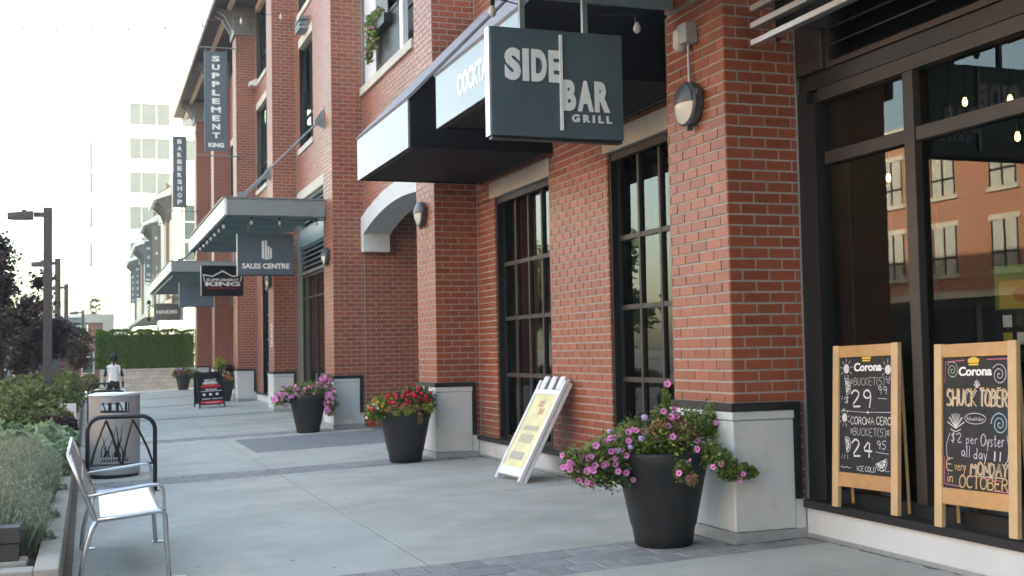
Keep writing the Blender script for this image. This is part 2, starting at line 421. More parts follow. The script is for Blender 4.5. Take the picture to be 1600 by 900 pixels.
grit([((5.318, 9.2), (5.318, 16.4), (-1, 0)), ((5.318, -2), (5.318, 8.1), (-1, 0)), ((4.68, 8.12), (5.32, 8.12), (0, -1)), ((4.67, 8.12), (4.67, 9.2), (-1, 0)), ((4.67, 16.45), (4.67, 17.5), (-1, 0)), ((4.68, 16.45), (5.32, 16.45), (0, -1)), ((4.68, 24.0), (5.32, 24.0), (0, -1))])
tag(gr.build('grit', M['joint'], walk, fix=False), kind='stuff')

# ------------------------------------------------------------------ brick building
bld = thing('brick_building', (5.4, 20, 0), 'long red brick building with protruding piers lining the right of the sidewalk', 'building')
class Wall:
    """brickwork on a plane; plane 'x' faces -X (u = Y), plane 'y' faces -Y (u = X)"""
    pass
BR = MB(); MO = MB(); single = []
def emit_brick(mb, plane, c, u0, u1, v0, v1, d=.0065):
    e = .0022
    def P(u, v, w): return (c-w, u, v) if plane == 'x' else (u, c-w, v)
    V = [P(u0, v0, 0), P(u1, v0, 0), P(u1, v1, 0), P(u0, v1, 0), P(u0+e, v0+e, d), P(u1-e, v0+e, d), P(u1-e, v1-e, d), P(u0+e, v1-e, d)]
    F = [(4, 5, 6, 7), (0, 1, 5, 4), (1, 2, 6, 5), (2, 3, 7, 6), (3, 0, 4, 7)]
    if plane == 'x': F = [f[::-1] for f in F]
    mb.add(V, F)
def brickwork(plane, c, u0, u1, z0, z1, holes=(), shift=0, indiv=False, corner=None, arch=None):
    """courses of running bond, cut round the holes (ua, ub, za, zb)"""
    k0 = math.floor(z0/CH + 1e-6); k = k0
    while k*CH < z1 - .02:
        va, vb = max(z0, k*CH), min(z1, (k+1)*CH); vm = (va+vb)/2
        iv = [(u0, u1)]
        hs = [(a, b) for a, b, za, zb in holes if za - .01 < vm < zb + .01]
        if arch and arch(vm): hs.append(arch(vm))
        for a, b in hs:
            nx = []
            for p, q in iv:
                if b <= p or a >= q: nx.append((p, q)); continue
                if a > p: nx.append((p, a))
                if b < q: nx.append((b, q))
            iv = nx
        off = (BL/2 if (k + shift) % 2 else 0)
        org = corner if corner is not None else u0
        for p, q in iv:
            if q - p < .01: continue
            if plane == 'x': MO.quad((c, p, va), (c, p, vb), (c, q, vb), (c, q, va))
            else: MO.quad((p, c, va), (q, c, va), (q, c, vb), (p, c, vb))
            n = math.floor((p - org - off)/BL)
            u = org + off + n*BL
            while u < q:
                a, b = max(u, p), min(u+BL, q)
                b -= JT if b < q - 1e-4 else 0
                if b - a > .02:
                    if indiv: single.append((plane, c, a, b, va+JT/2, vb-JT/2))
                    else: emit_brick(BR, plane, c, a, b, va+JT/2, vb-JT/2)
                u += BL
        k += 1

ZT = 13.3
GFZ = 3.66
# holes in the wall plane (y0, y1, z0, z1)
UPW = [(29.75, 31.75, 6.85, 9.72), (37.9, 40.25, 6.85, 9.72), (37.9, 40.25, 10.5, 13.1), (29.75, 31.75, 10.5, 13.1)]
BAL = (19.9, 24.05, 6.85, 9.72)
HW = [(13.63, 15.72, .29, 3.64), (9.8, 11.88, .29, 3.64), BAL, (25.03, 32.3, .29, 5.62), (33.3, 39.2, .29, 5.62)] + UPW
def arch_half(z):        # half-width of the opening (outer curve of the stone arch) at height z
    yc = 20.74; zs, za_, hw = 4.26, 4.62, 3.32
    if z < zs: return (yc-hw, yc+hw)
    if z < za_:
        t = (z-zs)/(za_-zs); h = hw*math.sqrt(max(0, 1-t)); return (yc-h, yc+h)
    return None
def wall_range(y0, y1, z0, z1, **k): brickwork('x', XW, y0, y1, z0, z1, HW, **k)
wall_range(PY[0]+PW, PY[1], .29, ZT)
wall_range(PY[1]+PW-.05, PY[2], .0, ZT, arch=arch_half)
wall_range(PY[2]+PW, PY[3], .29, ZT)
wall_range(PY[3]+PW, PY[4], .29, ZT)
# upper wall above the near shopfront
brickwork('x', XW, -12, PY[0], 6.0, ZT)
for i, py in enumerate(PY[:5]):
    z0 = 1.06
    if i == 0:
        brickwork('y', py, XP, XW, z0, 4.35, indiv=True); brickwork('x', XP, py, py+PW, z0, 4.35, shift=1, indiv=True)
        brickwork('y', py, XP, XW, 4.375, ZT); brickwork('x', XP, py, py+PW, 4.375, ZT, shift=1)
        brickwork('y', py, 5.255, XW-.03, .30, z0)
    else:
        xr = XW if i != 2 else XW
        brickwork('y', py, XP, xr, z0, ZT if i < 4 else 12.3); brickwork('x', XP, py, py+PW, z0, ZT if i < 4 else 12.3, shift=1)
        brickwork('y', py, 5.255, xr, .29, z0)
# deep alcove side wall beside the arch (continues the third pier's near face inwards)
brickwork('y', PY[2], XW, 8.2, 0, 4.4); brickwork('y', PY[2], 5.255, XW, 0, .29)
# window reveals in the first bay (brick returns)
for ys_ in (15.72, 11.88):
    brickwork('y', ys_, XW, XW+.13, .29, 3.64, corner=XW-.0)
mo = MO.build('mortar_bed', M['mortar'], bld, fix=False)
BR.build('brickwork', M['brick'], bld, fix=False)['kind'] = 'stuff'
# individually laid bricks of the nearest pier
core = MB(); core.box(XP+.02, XW+.3, PY[0]+.02, PY[0]+PW-.002, 0, ZT-.02)
pier = core.build('brick_pier', M['mortar'], bld)
cache = {}
single.sort(key=lambda s: -(s[4]) if False else abs(s[4]-2.6))
rest = MB()
for n, (plane, c, a, b, va, vb) in enumerate(single):
    if n >= 298:
        emit_brick(rest, plane, c, a, b, va, vb); continue
    key = (plane, round(b-a, 3), round(vb-va, 3))
    if key not in cache:
        q = MB(); emit_brick(q, plane, 0, -(b-a)/2, (b-a)/2, -(vb-va)/2, (vb-va)/2, d=.0065); cache[key] = q.mesh('brick', M['brick'])
    o = bpy.data.objects.new('brick', cache[key]); COL.objects.link(o); o.parent = pier
    jx = rnd.uniform(-.0018, .0018)
    um, vm = (a+b)/2, (va+vb)/2
    wloc = Vector((c+jx, um, vm)) if plane == 'x' else Vector((um, c+jx, vm))
    o.location = wloc - bld.location
    o.rotation_euler = (0, 0, 0)
if rest.f: tag(rest.build('brick_rest', M['brick'], pier, fix=False), kind='stuff')
pier.matrix_parent_inverse = Matrix.Translation(bld.location).inverted()
# the pier mesh is in world coordinates; bricks use world coordinates too
for o in pier.children:
    if o.name.startswith('brick.') or o.name == 'brick': o.location = o.location + bld.location
# solid cores behind the brick faces so light does not leak
for i, py in enumerate(PY[1:5]):
    cores = MB(); cores.box(XP+.02, XW+.3, py+.02, py+PW-.005, 0.02, ZT-.05); cores.build('pier_core', M['mortar'], bld)
# the far piers and wall beyond, too small to pick bricks apart
fb = MB()
for py in PY[5:]: fb.box(XP, XW+.2, py, py+PW, 1.0, 12.3)
fb.box(XW, XW+.3, PY[4]+PW, 57.6, .29, 3.4); fb.box(XW, XW+.3, PY[4]+PW, 57.6, 5.0, 12.6)
fb.box(XP+.02, 16, 57.18, 57.6, .0, 12.6)
fb.build('far_brick_wall', M['bricktex'], bld)
rb = MB(); rb.box(5.75, 20, -14, 57.1, 13.32, 13.5); rb.box(16, 16.3, -14, 57.1, 0, 13.3); rb.box(5.4, 16, -14.3, -14, 0, 13.3)
rb.box(5.75, 16, -14, 57.1, 4.65, 4.75); rb.box(6.6, 16, -14, 57.1, 0.0, .05)
rb.build('building_shell', M['int'], bld)
pp = MB(); pp.box(5.7, 6.0, -14, 57, 13.51, 15.3); pp.build('shadow_parapet', M['greypanel'], bld)  # unseen upstand, added to lift the roof's shadow edge on the building opposite
# band courses, expansion joints
for py in PY[:5]:
    dj = MB(); dj.box(XW-.016, XW-.002, py-.016, py-.008, .3, ZT); dj.build('expansion_joint', M['flash'], bld)

# pier bases ------------------------------------------------------
def pier_base(py, w=PW):
    b = MB(); b.box(XP-.03, 5.235, py-.03, py+w+.03, .07, .925)
    o = bevel(b.build('pier_base', M['base'], bld), .012)
    c = MB(); c.box(XP-.04, 5.237, py-.04, py+w+.04, .928, .995); bevel(c.build('cap', M['base'], o), .008)
    t = MB(); t.box(XP-.045, 5.29, py-.045, py+w+.045, .998, 1.058); t.box(5.24, 5.29, py-.043, py-.002, .30, .996)
    t.build('black_trim', M['trim'], o)
    l = MB(); l.box(5.236, 5.325, py-.028, py+w+.03, .07, .295); l.build('lower_infill', M['base'], o)
    f = MB(); f.box(XP-.042, 5.33, py-.042, py+w+.04, G(XP)-.04, .068); f.build('flashing', M['flash'], o)
for py in PY: pier_base(py)
# low wall (curb) under the windows with black sill cap
for a, b in ((-8, PY[0]-.03), (PY[0]+PW+.03, PY[1]-.03), (PY[2]+PW+.03, PY[3]-.03), (PY[3]+PW+.03, PY[4]-.03), (PY[4]+PW+.03, PY[5]-.03), (PY[5]+PW+.03, PY[6]-.03)):
    c = MB(); c.box(5.33, 5.8, a, b, -.05, .228); o = bevel(c.build('low_wall', M['base'], bld), .008)
    s_ = MB(); s_.box(5.30, 5.83, a, b, .231, .289); s_.build('sill', M['trim'], o)
    f = MB(); f.box(5.318, 5.34, a, b, -.05, .035); f.build('flashing', M['flash'], o)
# lintels
def stone(name, y0, y1, z0, z1, proud=.02, x1=XW+.25):
    b = MB(); b.box(XW-proud, x1, y0, y1, z0, z1); return bevel(b.build(name, M['lintel'], bld), .01)
stone('lintel', 13.60, 15.9, 3.645, 3.87); stone('lintel', 9.7, 11.97, 3.645, 3.87)
for y0, y1, z0, z1 in UPW:
    stone('lintel', y0-.02, y1+.05, z1-.02, z1+.22); stone('sill', y0-.05, y1+.1, z0-.02, z0+.13, .05)
stone('sill', 19.86, 24.02, 6.80, 6.97, .07); stone('lintel', 19.8, 24.02, 9.7, 9.95)
stone('lintel', 25.05, 32.28, 5.60, 5.86); stone('lintel', 33.3, 39.3, 5.60, 5.86)
# stone arch over the alcove
ar = MB(); NA = 28; yc, hw_o, hw_i = 20.74, 3.30, 3.05
def ao(t): y = yc+hw_o*t; return y, 4.27 + .36*(1-t*t)
def ai(t): y = yc+hw_i*t; return y, 3.93 + .36*(1-t*t)
V = []; F = []
for i in range(NA+1):
    t = -1 + 2*i/NA
    for x in (5.29, 5.85):
        V.append((x, *ao(t))); V.append((x, *ai(t)))
for i in range(NA):
    a, b = i*4, i*4+4
    F += [(a, a+1, b+1, b), (a+2, b+2, b+3, a+3), (a, b, b+2, a+2), (a+1, a+3, b+3, b+1)]
F += [(0, 2, 3, 1), (NA*4, NA*4+1, NA*4+3, NA*4+2)]
ar.add(V, F); aro = ar.build('stone_arch', M['base'], bld)
for s in (-1, 1):
    k = MB(); ya = yc+s*hw_i; yb = yc+s*3.29; k.box(5.292, 5.85, min(ya, yb), max(ya, yb), 3.57, 3.99 if False else 4.2); bevel(k.build('springer', M['base'], aro), .01)
al = MB(); al.box(5.5, 8.3, 17.4, 24.2, 4.42, 4.5); al.box(8.2, 8.4, 17.4, 24.1, 0, 4.5); al.box(5.6, 8.3, 17.2, 17.42, 0, 4.5); al.box(5.34, 8.3, 17.4, 24.04, -.3, -.004)
al.build('alcove_lining', M['greypanel'], bld)

# windows ----------------------------------------------------------
def window(y0, y1, z0, z1, cols, rails, x=XW+.10, fw_=.055, glass='glass', fm='frame', inner=None, zi=None, parent=bld, name='window'):
    """frame plane at x; cols = mullion Y centres, rails = Z centres"""
    f = MB(); d = .07
    f.box(x, x+d, y0, y0+fw_, z0, z1); f.box(x, x+d, y1-fw_, y1, z0, z1)
    f.box(x, x+d, y0+fw_, y1-fw_, z0, z0+fw_); f.box(x, x+d, y0+fw_, y1-fw_, z1-fw_, z1)
    w = f.build(name, M[fm], parent)
    for c in cols:
        m = MB(); m.box(x+.004, x+d-.004, c-.022, c+.022, z0+fw_, z1-fw_); m.build('mullion', M[fm], w)
    for r in rails:
        m = MB(); m.box(x+.008, x+d-.008, y0+fw_, y1-fw_, r-.026, r+.026); m.build('rail', M[fm], w)
    yy = [y0+fw_] + sorted(cols) + [y1-fw_]; zz = [z0+fw_] + sorted(rails) + [z1-fw_]
    for i in range(len(yy)-1):
        for j in range(len(zz)-1):
            p = MB(); xx = x+.035 + rnd.uniform(-.001, .001); t1, t2 = rnd.uniform(-.0022, .0022), rnd.uniform(-.0022, .0022)
            p.quad((xx+t1, yy[i], zz[j]), (xx+t2, yy[i], zz[j+1]), (xx-t1, yy[i+1], zz[j+1]), (xx-t2, yy[i+1], zz[j])); p.build('pane', M[glass], w, fix=False)
    return w
for a, b in ((13.63, 15.72), (9.8, 11.88)):
    sp = (b-a-.11)/4
    w = window(a, b, .29, 3.64, [a+.055+sp*k for k in (1, 2, 3)], [1.17, 1.945, 2.70])
    r = MB(); r.box(XW+.02, XW+.10, b-.05, b-.001, .30, 3.63); r.box(XW+.03, XW+.10, a, b, 3.55, 3.63); r.build('outer_frame', M['framedark'], w)
    # drawn blinds and partition seen through the glass
    q = MB()
    for k in range(4): q.box(XW+.45, XW+.47, a+.1+k*sp, a+.1+k*sp+sp*.62, .35, 3.5)
    q.build('blind', M['int'], w)
    q = MB(); q.box(XW+.30, XW+.36, a+sp*2.0, a+sp*2.0+.12, .3, 3.6); q.build('inner_post', M['inttile'], w)
for k, (a, b, z0, z1) in enumerate(UPW):
    w = window(a, b, z0+.13, z1-.02, [(a+b)/2], [z0+.95], x=XW+.12, fw_=.07, glass='glassup', fm='framedark')
    q = MB(); q.box(XW+.5, XW+.52, a, b, z0+.1, z1); q.build('curtain', M['curtain'], w)
# balcony bay above the arch: white post, dark glazing, glass rail
w = window(19.9, 24.03, 6.97, 9.70, [20.5, 21.05, 22.4], [8.15], x=XW+.42, glass='glass', fm='framedark')
q = MB(); q.box(XW+.05, XW+.30, 23.0, 24.02, 6.98, 9.69); q.build('white_panel', M['plastic'], w)
q = MB(); q.box(XW+.06, XW+.16, 20.9, 21.15, 6.98, 9.69); q.build('white_post', M['plastic'], w)
q = MB(); q.box(XW+.05, XW+.07, 21.15, 23.0, 6.98, 7.95); q.build('rail_panel', M['trim'], w)
q = MB(); q.box(XW+.03, XW+.09, 21.15, 23.0, 7.95, 8.01); q.build('hand_rail', M['frame'], w)
# shopfront of the third bay (sales office) and doorway of the fourth
w = window(25.05, 32.26, .29, 3.60, [26.4, 27.7, 29.0, 30.2, 31.3], [3.0], x=XW+.12)
def louvre(y0, y1, z0, z1, x, n, parent=bld, fm='frame', name='louvre_vent', dp=.12):
    f = MB(); f.box(x+dp, x+dp+.03, y0, y1, z0, z1)
    o = f.build(name, M['dark'], parent)
    e = MB(); e.box(x, x+dp, y0, y0+.05, z0, z1); e.box(x, x+dp, y1-.05, y1, z0, z1); e.box(x, x+dp, y0+.05, y1-.05, z0, z0+.04); e.box(x, x+dp, y0+.05, y1-.05, z1-.04, z1)
    e.build('vent_frame', M[fm], o)
    st = (z1-z0-.08)/n
    for k in range(n):
        s = MB(); zb = z0+.05+k*st
        s.obox((x+.012, y0+.05, zb), (0, y1-y0-.1, 0), (dp-.03, 0, st*.62), (.004, 0, -.012)); s.build('slat', M[fm], o)
    return o
louvre(25.06, 32.25, 3.63, 4.35, XW+.08, 5, fm='steel')
louvre(25.06, 32.25, 4.80, 5.59, XW+.08, 5, fm='steel')
bm_ = MB(); bm_.box(XW+.05, XW+.2, 25.04, 32.28, 4.36, 4.79); bm_.build('header_beam', M['steel'], bld)
w = window(33.3, 39.18, .29, 3.60, [34.3, 35.3, 36.3, 37.3, 38.3], [1.2, 2.0, 2.8], x=XW+.10, fm='framedark')
louvre(33.31, 39.17, 3.63, 5.59, XW+.08, 10, fm='steel')
for a, b in ((PY[4]+PW+.3, PY[5]-.3), (PY[5]+PW+.3, PY[6]-.3)):
    window(a, b, .29, 3.40, [a+1, a+2, a+3, a+4, a+5], [2.6], x=XW-.02, fm='framedark')
    g = MB(); g.box(XW+.01, XW+.3, a-.3, b+.3, 3.41, 5.0); g.build('transom_panel', M['steel'], bld)
for a in (45.6, 53.4):
    for z0, z1 in ((6.85, 9.72),):
        window(a, a+2.0, z0, z1, [a+1], [z0+.9], x=XW-.05, fm='framedark', glass='glassup')
        s_ = MB(); s_.box(XW-.09, XW, a-.1, a+2.1, z0-.18, z0-.01); s_.build('sill', M['lintel'], bld)
        s_ = MB(); s_.box(XW-.04, XW, a-.1, a+2.1, z1+.01, z1+.25); s_.build('lintel', M['lintel'], bld)
# near restaurant shopfront ---------------------------------------
w = window(-6.0, 8.02, .29, 3.50, [], [], x=XW+.06, fw_=.10, fm='framedark', glass='glass', name='shopfront_window')
for ch in list(w.children): bpy.data.objects.remove(ch)
cols = [-4.2, -1.6, 1.2, 4.0, 6.84]
for c in cols:
    m = MB(); m.box(XW+.03, XW+.20, c-.055, c+.055, .39, 3.40); bevel(m.build('mullion', M['frame'], w), .006)
for (a, b) in zip([-5.9]+cols, cols+[7.92]):
    m = MB(); m.box(XW+.04, XW+.14, a+.056, b-.056, 2.90, 3.00); bevel(m.build('transom', M['frame'], w), .006)
    for z0, z1 in ((.39, 2.90), (3.00, 3.40)):
        p = MB(); p.quad((XW+.088, a+.05, z0), (XW+.0905, a+.05, z1), (XW+.092, b-.05, z1), (XW+.09, b-.05, z0)); p.build('pane', M['glass'], w, fix=False)
m = MB(); m.box(XW+.0, XW+.09, 8.02, 8.165, .30, 3.5); m.box(XW+.0, XW+.06, 7.92, 8.02, .3, 3.4); m.build('corner_frame', M['framedark'], w)
m = MB(); m.box(XW+.02, XW+.055, -6, 7.9, 3.40, 3.50); m.build('head_bead', M['frame'], w)
h = MB(); h.box(XW+.03, XW+.4, -6, 8.165, 3.51, 3.63); h.box(XW+.35, XW+.5, -6, 8.165, 3.63, 6.0); h.build('head_beam', M['framedark'], bld)
c = MB(); c.box(XW-.01, XW+.2, 7.80, 8.165, 3.64, 5.2); bevel(c.build('corner_casing', M['frame'], bld), .01)
louvre(-6, 7.79, 3.64, 4.9, XW+.02, 9, fm='frame', dp=.22)
fa = MB(); fa.box(XW+.05, XW+.5, -6, 8.165, 4.95, 6.0); fa.build('fascia_panel', M['frame'], bld)
# sun-shade bars in front of the shopfront head
sh = thing('sun_shade', (4.95, 6, 3.8), 'silver horizontal sun shade bars above the restaurant window', 'sun shade')
for k in range(4):
    b = MB(); z = 3.83+k*.135; b.box(4.86, 4.93, -5, 8.0, z, z+.05); bevel(b.build('bar', M['silver'], sh), .006)
for y in (7.72, 4.5, 1.0, -3):
    b = MB(); b.box(4.94, XW-.012, y-.03, y+.03, 3.93, 4.35); b.box(4.90, 4.945, y-.02, y+.02, 3.80, 4.4); b.build('bracket', M['frame'], sh)
    b = MB(); b.lathe(4.97, y-.05, [(.02, 3.99), (.025, 4.0), (.025, 4.05), (.015, 4.06)], 10); b.build('bolt', M['silver'], sh)
# restaurant interior behind the shopfront
ii = MB(); ii.box(9.5, 9.6, -6, 17, 0, 4.6); ii.box(5.8, 9.5, -6, 17, 4.3, 4.4); ii.box(5.8, 9.5, -6, 17, .0, .28)
ii.build('interior_wall', M['int'], bld)
ii = MB(); ii.box(5.95, 6.25, 8.75, 9.1, .28, 4.3); ii.box(6.6, 7.3, 9.2, 9.35, .28, 4.3); ii.build('interior_column', M['inttile'], bld)
ii = MB(); ii.box(5.85, 5.9, -6, 7.9, .3, .98); ii.build('window_bench', M['int'], bld)
for (x, y, z) in ((6.5, 8.52, 2.93), (6.5, 7.72, 3.26), (6.6, 7.66, 3.42), (6.5, 7.06, 3.31), (6.5, 7.0, 3.02)):
    t = thing('pendant_bulb', (x, y, z), {2.93: 'glowing pendant bulb in the left pane, lowest of the five', 3.26: 'glowing pendant bulb just right of the mullion, above the transom', 3.42: 'glowing pendant bulb nearest the mullion top, smallest and highest', 3.31: 'glowing pendant bulb above the transom, at the far right', 3.02: 'glowing pendant bulb below the transom at the right edge'}[z], 'lamp', 'pendant bulbs inside the restaurant')
    b = MB(); b.lathe(x, y, [(.006, z-.04), (.018, z-.03), (.022, z-.005), (.012, z+.03)], 14); b.build('bulb', M['lit'], t, True)
    b = MB(); b.lathe(x, y, [(.014, z+.036), (.016, z+.07), (.004, z+.075)], 10); b.tube([(x, y, z+.07), (x, y, 4.3)], .003, 5); b.build('cord', M['wire'], t)
t = thing('white_pumpkin', (5.88, 6.75, .985), 'small white pumpkin on the ledge behind the shop glass', 'pumpkin')
b = MB(); b.lathe(5.9, 6.72, [(.02, .985), (.06, 1.0), (.075, 1.04), (.06, 1.085), (.02, 1.095)], 16); b.build('gourd', M['cream'], t, True)
b = MB(); b.tube([(5.9, 6.72, 1.09), (5.905, 6.72, 1.13)], .01, 6); b.build('stem', M['bark'], t)

# ------------------------------------------------------------------ roof eave over the far bays
rf = MB(); rf.box(3.95, 7, 36.5, 60.5, 13.28, 13.42); ro = rf.build('roof', M['eave'], bld)
q = MB(); q.box(3.88, 3.95, 36.5, 60.5, 13.12, 13.46); q.build('fascia', M['fascia'], ro)
q = MB(); q.box(4.45, 4.6, 36.5, 60.5, 13.18, 13.28); q.build('purlin', M['cream'], ro)
for py in (PY[4], PY[5], PY[6]):
    b = MB(); b.box(XP-.08, XW+.02, py-.08, py+PW+.08, 12.3, 13.27); o = b.build('pier_head', M['greypanel'], bld)
    b = MB(); b.box(XP+.20, XP+.45, py-.13, py-.082, 12.42, 13.2); b.build('raised_panel', M['greypanel'], o)
    for yy in (py+.1, py+PW-.25):
        b = MB(); b.prism([(XP-.082, yy, 12.45), (XP-.082, yy, 13.1), (4.15, yy, 13.26), (4.10, yy, 13.12), (4.35, yy, 12.98)], (0, .11, 0)); b.build('bracket', M['greypanel'], o)

# ------------------------------------------------------------------ fabric awnings over the first bay's windows
def awning(y0, y1, label, txt=None):
    xf, zf0, zf1, xb = 3.54, 3.90, 4.46, XW-.015
    sl_ = 1.03; zt = zf1 + (xb-xf)*sl_
    t = thing('box_awning', ((xf+xb)/2, y0, zf0), label, 'awning')
    b = MB(); b.box(xf, xf+.025, y0, y1, zf0, zf1); b.build('valance', M['awnfront'], t)
    b = MB(); b.prism([(xf, y0-.03, zf1), (xb, y0-.03, zt), (xb, y0-.03, zt+.03), (xf-.02, y0-.03, zf1+.03)], (0, y1-y0+.06, 0)); b.build('roof', M['awnroof'], t)
    for y in (y0, y1-.025):
        b = MB(); b.prism([(xf+.026, y, zf0), (xb, y, zf0), (xb, y, zt-.005), (xf+.026, y, zf1+.015)], (0, .025, 0)); b.build('side_panel', M['awnblack'], t)
    b = MB(); b.box(xf+.03, xb, y0+.027, y1-.027, zf0+.015, zf0+.03); b.build('soffit', M['awnblack'], t)
    for xx in (xf+.05, xb-.1):
        b = MB(); b.box(xx, xx+.04, y0+.03, y1-.03, zf0+.002, zf0+.014); b.build('rail', M['frame'], t)
    if txt:
        text(txt, (xf-.001, y1-.80, zf0+.17), (0, -1, 0), (0, 0, 1), 1.22, .23, M['white'], t, bold=.04, ext=.002)
    return t
awning(13.45, 16.23, 'black sided awning with bright blank valance, over the farther restaurant window')
awning(9.58, 12.25, 'awning lettered COCKTAILS on its pale valance, behind the restaurant sign', 'COCKTAILS')

# ------------------------------------------------------------------ steel canopies
def canopy(y0, y1, label, lamp=None, rods=()):
    xf, z0, z1 = 2.65, 4.38, 4.73
    t = thing('steel_canopy', (3.7, y0, z0), label, 'canopy', 'steel and glass canopies along the facade')
    xb = XP-.02
    b = MB(); b.box(xf+.03, xb, y0, y0+.06, z0, z1); b.box(xf+.03, xb, y0-.03, y0+.09, z1, z1+.02); b.build('end_beam', M['steel'], t)
    b = MB(); b.box(xf+.03, xb, y1-.06, y1, z0, z1); b.build('end_beam', M['steel'], t)
    b = MB(); b.box(xf-.02, xf+.03, y0, y1, z0, z1); b.build('front_fascia', M['fascia'], t)
    b = MB(); b.box(xf-.06, xf+.05, y0-.03, y1, z1+.001, z1+.022); b.build('fascia_cap', M['steel'], t)
    n = max(2, round((y1-y0)/1.25))
    for k in range(1, n):
        y = y0 + (y1-y0)*k/n
        b = MB(); b.box(xf+.03, xb, y-.035, y+.035, z0+.06, z1-.03); b.build('rib', M['steel'], t)
    for k in range(n):
        a, c = y0+(y1-y0)*k/n+.04, y0+(y1-y0)*(k+1)/n-.04
        b = MB(); b.box(xf+.04, xb-.02, a, c, z1-.03, z1-.018); b.build('glass_panel', M['canglass'], t)
    b = MB(); b.box(xb-.14, xb, y0+.061, y0+.32, z0-.06, z0+.05); b.build('wall_shoe', M['steel'], t)
    for yr in rods:
        p0, p1 = Vector((xf+.35, yr, z1+.05)), Vector((XP-.02, yr-.05, 6.55))
        xw = XP if any(abs(yr-p-.5) < .6 for p in PY) else XW
        p1.x = xw-.03; p1.z = 6.5 if xw == XP else 7.0
        b = MB(); b.tube([p0, p1], .022, 8); ro_ = b.build('tie_rod', M['steel'], t)
        b = MB(); b.prism([(xw-.012, yr-.06, p1.z-.22), (xw-.012, yr-.06, p1.z+.2), (xw-.2, yr-.06, p1.z-.06), (xw-.2, yr-.06, p1.z-.14)], (0, .03, 0)); b.box(xw-.025, xw-.011, yr-.14, yr+.06, p1.z-.24, p1.z+.22); b.build('wall_plate', M['steel'], ro_)
        b = MB(); b.box(xf+.25, xf+.40, yr-.02, yr+.02, z1+.021, z1+.14); b.build('clevis', M['steel'], ro_)
    return t
canopy(24.75, 33.8, 'grey steel canopy with ribbed glass roof above the sales office sign', rods=(24.95, 32.85))
canopy(41.6, 57.0, 'farthest steel canopy, reaching to the hedge end of the building', rods=(42.2, 48.7, 56.3))
canopy(-1.0, 9.02, 'steel canopy end at the top edge, carrying the restaurant hanging sign', rods=(0.5,))

# ------------------------------------------------------------------ string lights
def bulb_string(pts, label, drop=.10, r=.034, closed=True):
    t = thing('string_lights', pts[0], label, 'string lights')
    w_ = MB(); q = []
    for i in range(len(pts)-1):
        a, b = Vector(pts[i]), Vector(pts[i+1])
        for k in range(6):
            u = k/6; p = a.lerp(b, u); p.z -= .05*4*u*(1-u); q.append(p)
    q.append(Vector(pts[-1])); w_.tube(q, .006, 5); w_.build('wire', M['wire'], t)
    for p in pts:
        x, y, z = p
        b = MB(); b.lathe(x, y, [(.012, z+.0), (.02, z-.02), (.02, z-drop*.6), (.014, z-drop*.65)], 10); s = b.build('socket', M['wire'], t)
        zz = z-drop*.62
        b = MB(); b.lathe(x, y, [(.014, zz), (r*.8, zz-r), (r, zz-r*1.7), (r*.7, zz-r*2.5), (.006, zz-r*2.85)], 12); b.build('bulb', M['bulb'], s, True)
    return t
bulb_string([(2.74, 25.9+k*.93, 4.37) for k in range(9)], 'row of clear bulbs under the front edge of the sales office canopy')
bulb_string([(2.74, 42.5+k*1.12, 4.37) for k in range(13)], 'row of bulbs under the front edge of the farthest canopy')
bulb_string([(3.2, 24.95, 4.36), (3.78, 24.95, 4.36), (4.55, 24.95, 4.36)], 'three bulbs under the near end of the sales office canopy')
bulb_string([(3.07, 8.95, 4.34), (4.35, 8.95, 4.30)], 'two clear bulbs hanging beside the restaurant sign')
t = thing('street_string_lights', (4.9, 32, 12), 'thin light string crossing the pale sky at top left', 'string lights')
w_ = MB(); q = []
P0, P1 = Vector((5.3, 31.0, 10.55)), Vector((-6.0, 40.0, 12.2))
for k in range(25):
    u = k/24; p = P0.lerp(P1, u); p.z -= .9*4*u*(1-u)*.5; q.append(p)
w_.tube(q, .007, 5); w_.build('wire', M['wire'], t)
for k in range(1, 24, 2):
    p = q[k]; b = MB(); b.lathe(p.x, p.y, [(.01, p.z), (.02, p.z-.05), (.035, p.z-.10), (.03, p.z-.15), (.008, p.z-.18)], 8); b.build('bulb', M['bulb'], t, True)

# ------------------------------------------------------------------ hanging signs
def hang_sign(y, x0, x1, z0, z1, m, label, posts=(.2, .8), th=.09, ztop=4.38, edge=True, name='hanging_sign'):
    t = thing(name, ((x0+x1)/2, y, z0), label, 'sign')
    b = MB(); b.box(x0, x1, y, y+th, z0, z1); bevel(b.build('panel', M[m], t), .004)
    if edge:
        b = MB(); b.box(x0-.014, x0-.001, y+.004, y+th-.004, z0, z1); b.build('edge_strip', M['signedge'], t)
        b = MB(); b.box(x0+.01, x1-.01, y+.012, y+th-.012, z0-.022, z0-.001); b.build('bottom_channel', M['trim'], t)
    for p in posts:
        x = x0+(x1-x0)*p
        b = MB(); b.box(x-.02, x+.02, y+th/2-.02, y+th/2+.02, z1+.001, ztop); b.build('post', M['steel'], t)
    return t
RX, UZ = (1, 0, 0), (0, 0, 1)
t = hang_sign(8.5, 2.895, 3.995, 3.14, 3.98, 'signdark', 'dark slate hanging sign lettered SIDE BAR GRILL under the near canopy', posts=(.25, .73), th=.11)
def px_sign(px, py):   # lettering layout measured on the sign face: fractions of its width and height
    return 2.895 + px*1.10, 3.14 + (1-py)*.84
def stxt(body, fx0, fy0, fx1, fy1, **k):
    xa, zb = px_sign(fx0, fy1); xb, za = px_sign(fx1, fy0)
    return text(body, (xa, 8.498, zb), RX, UZ, xb-xa, za-zb, M['offwhite'], t, ext=.010, **k)
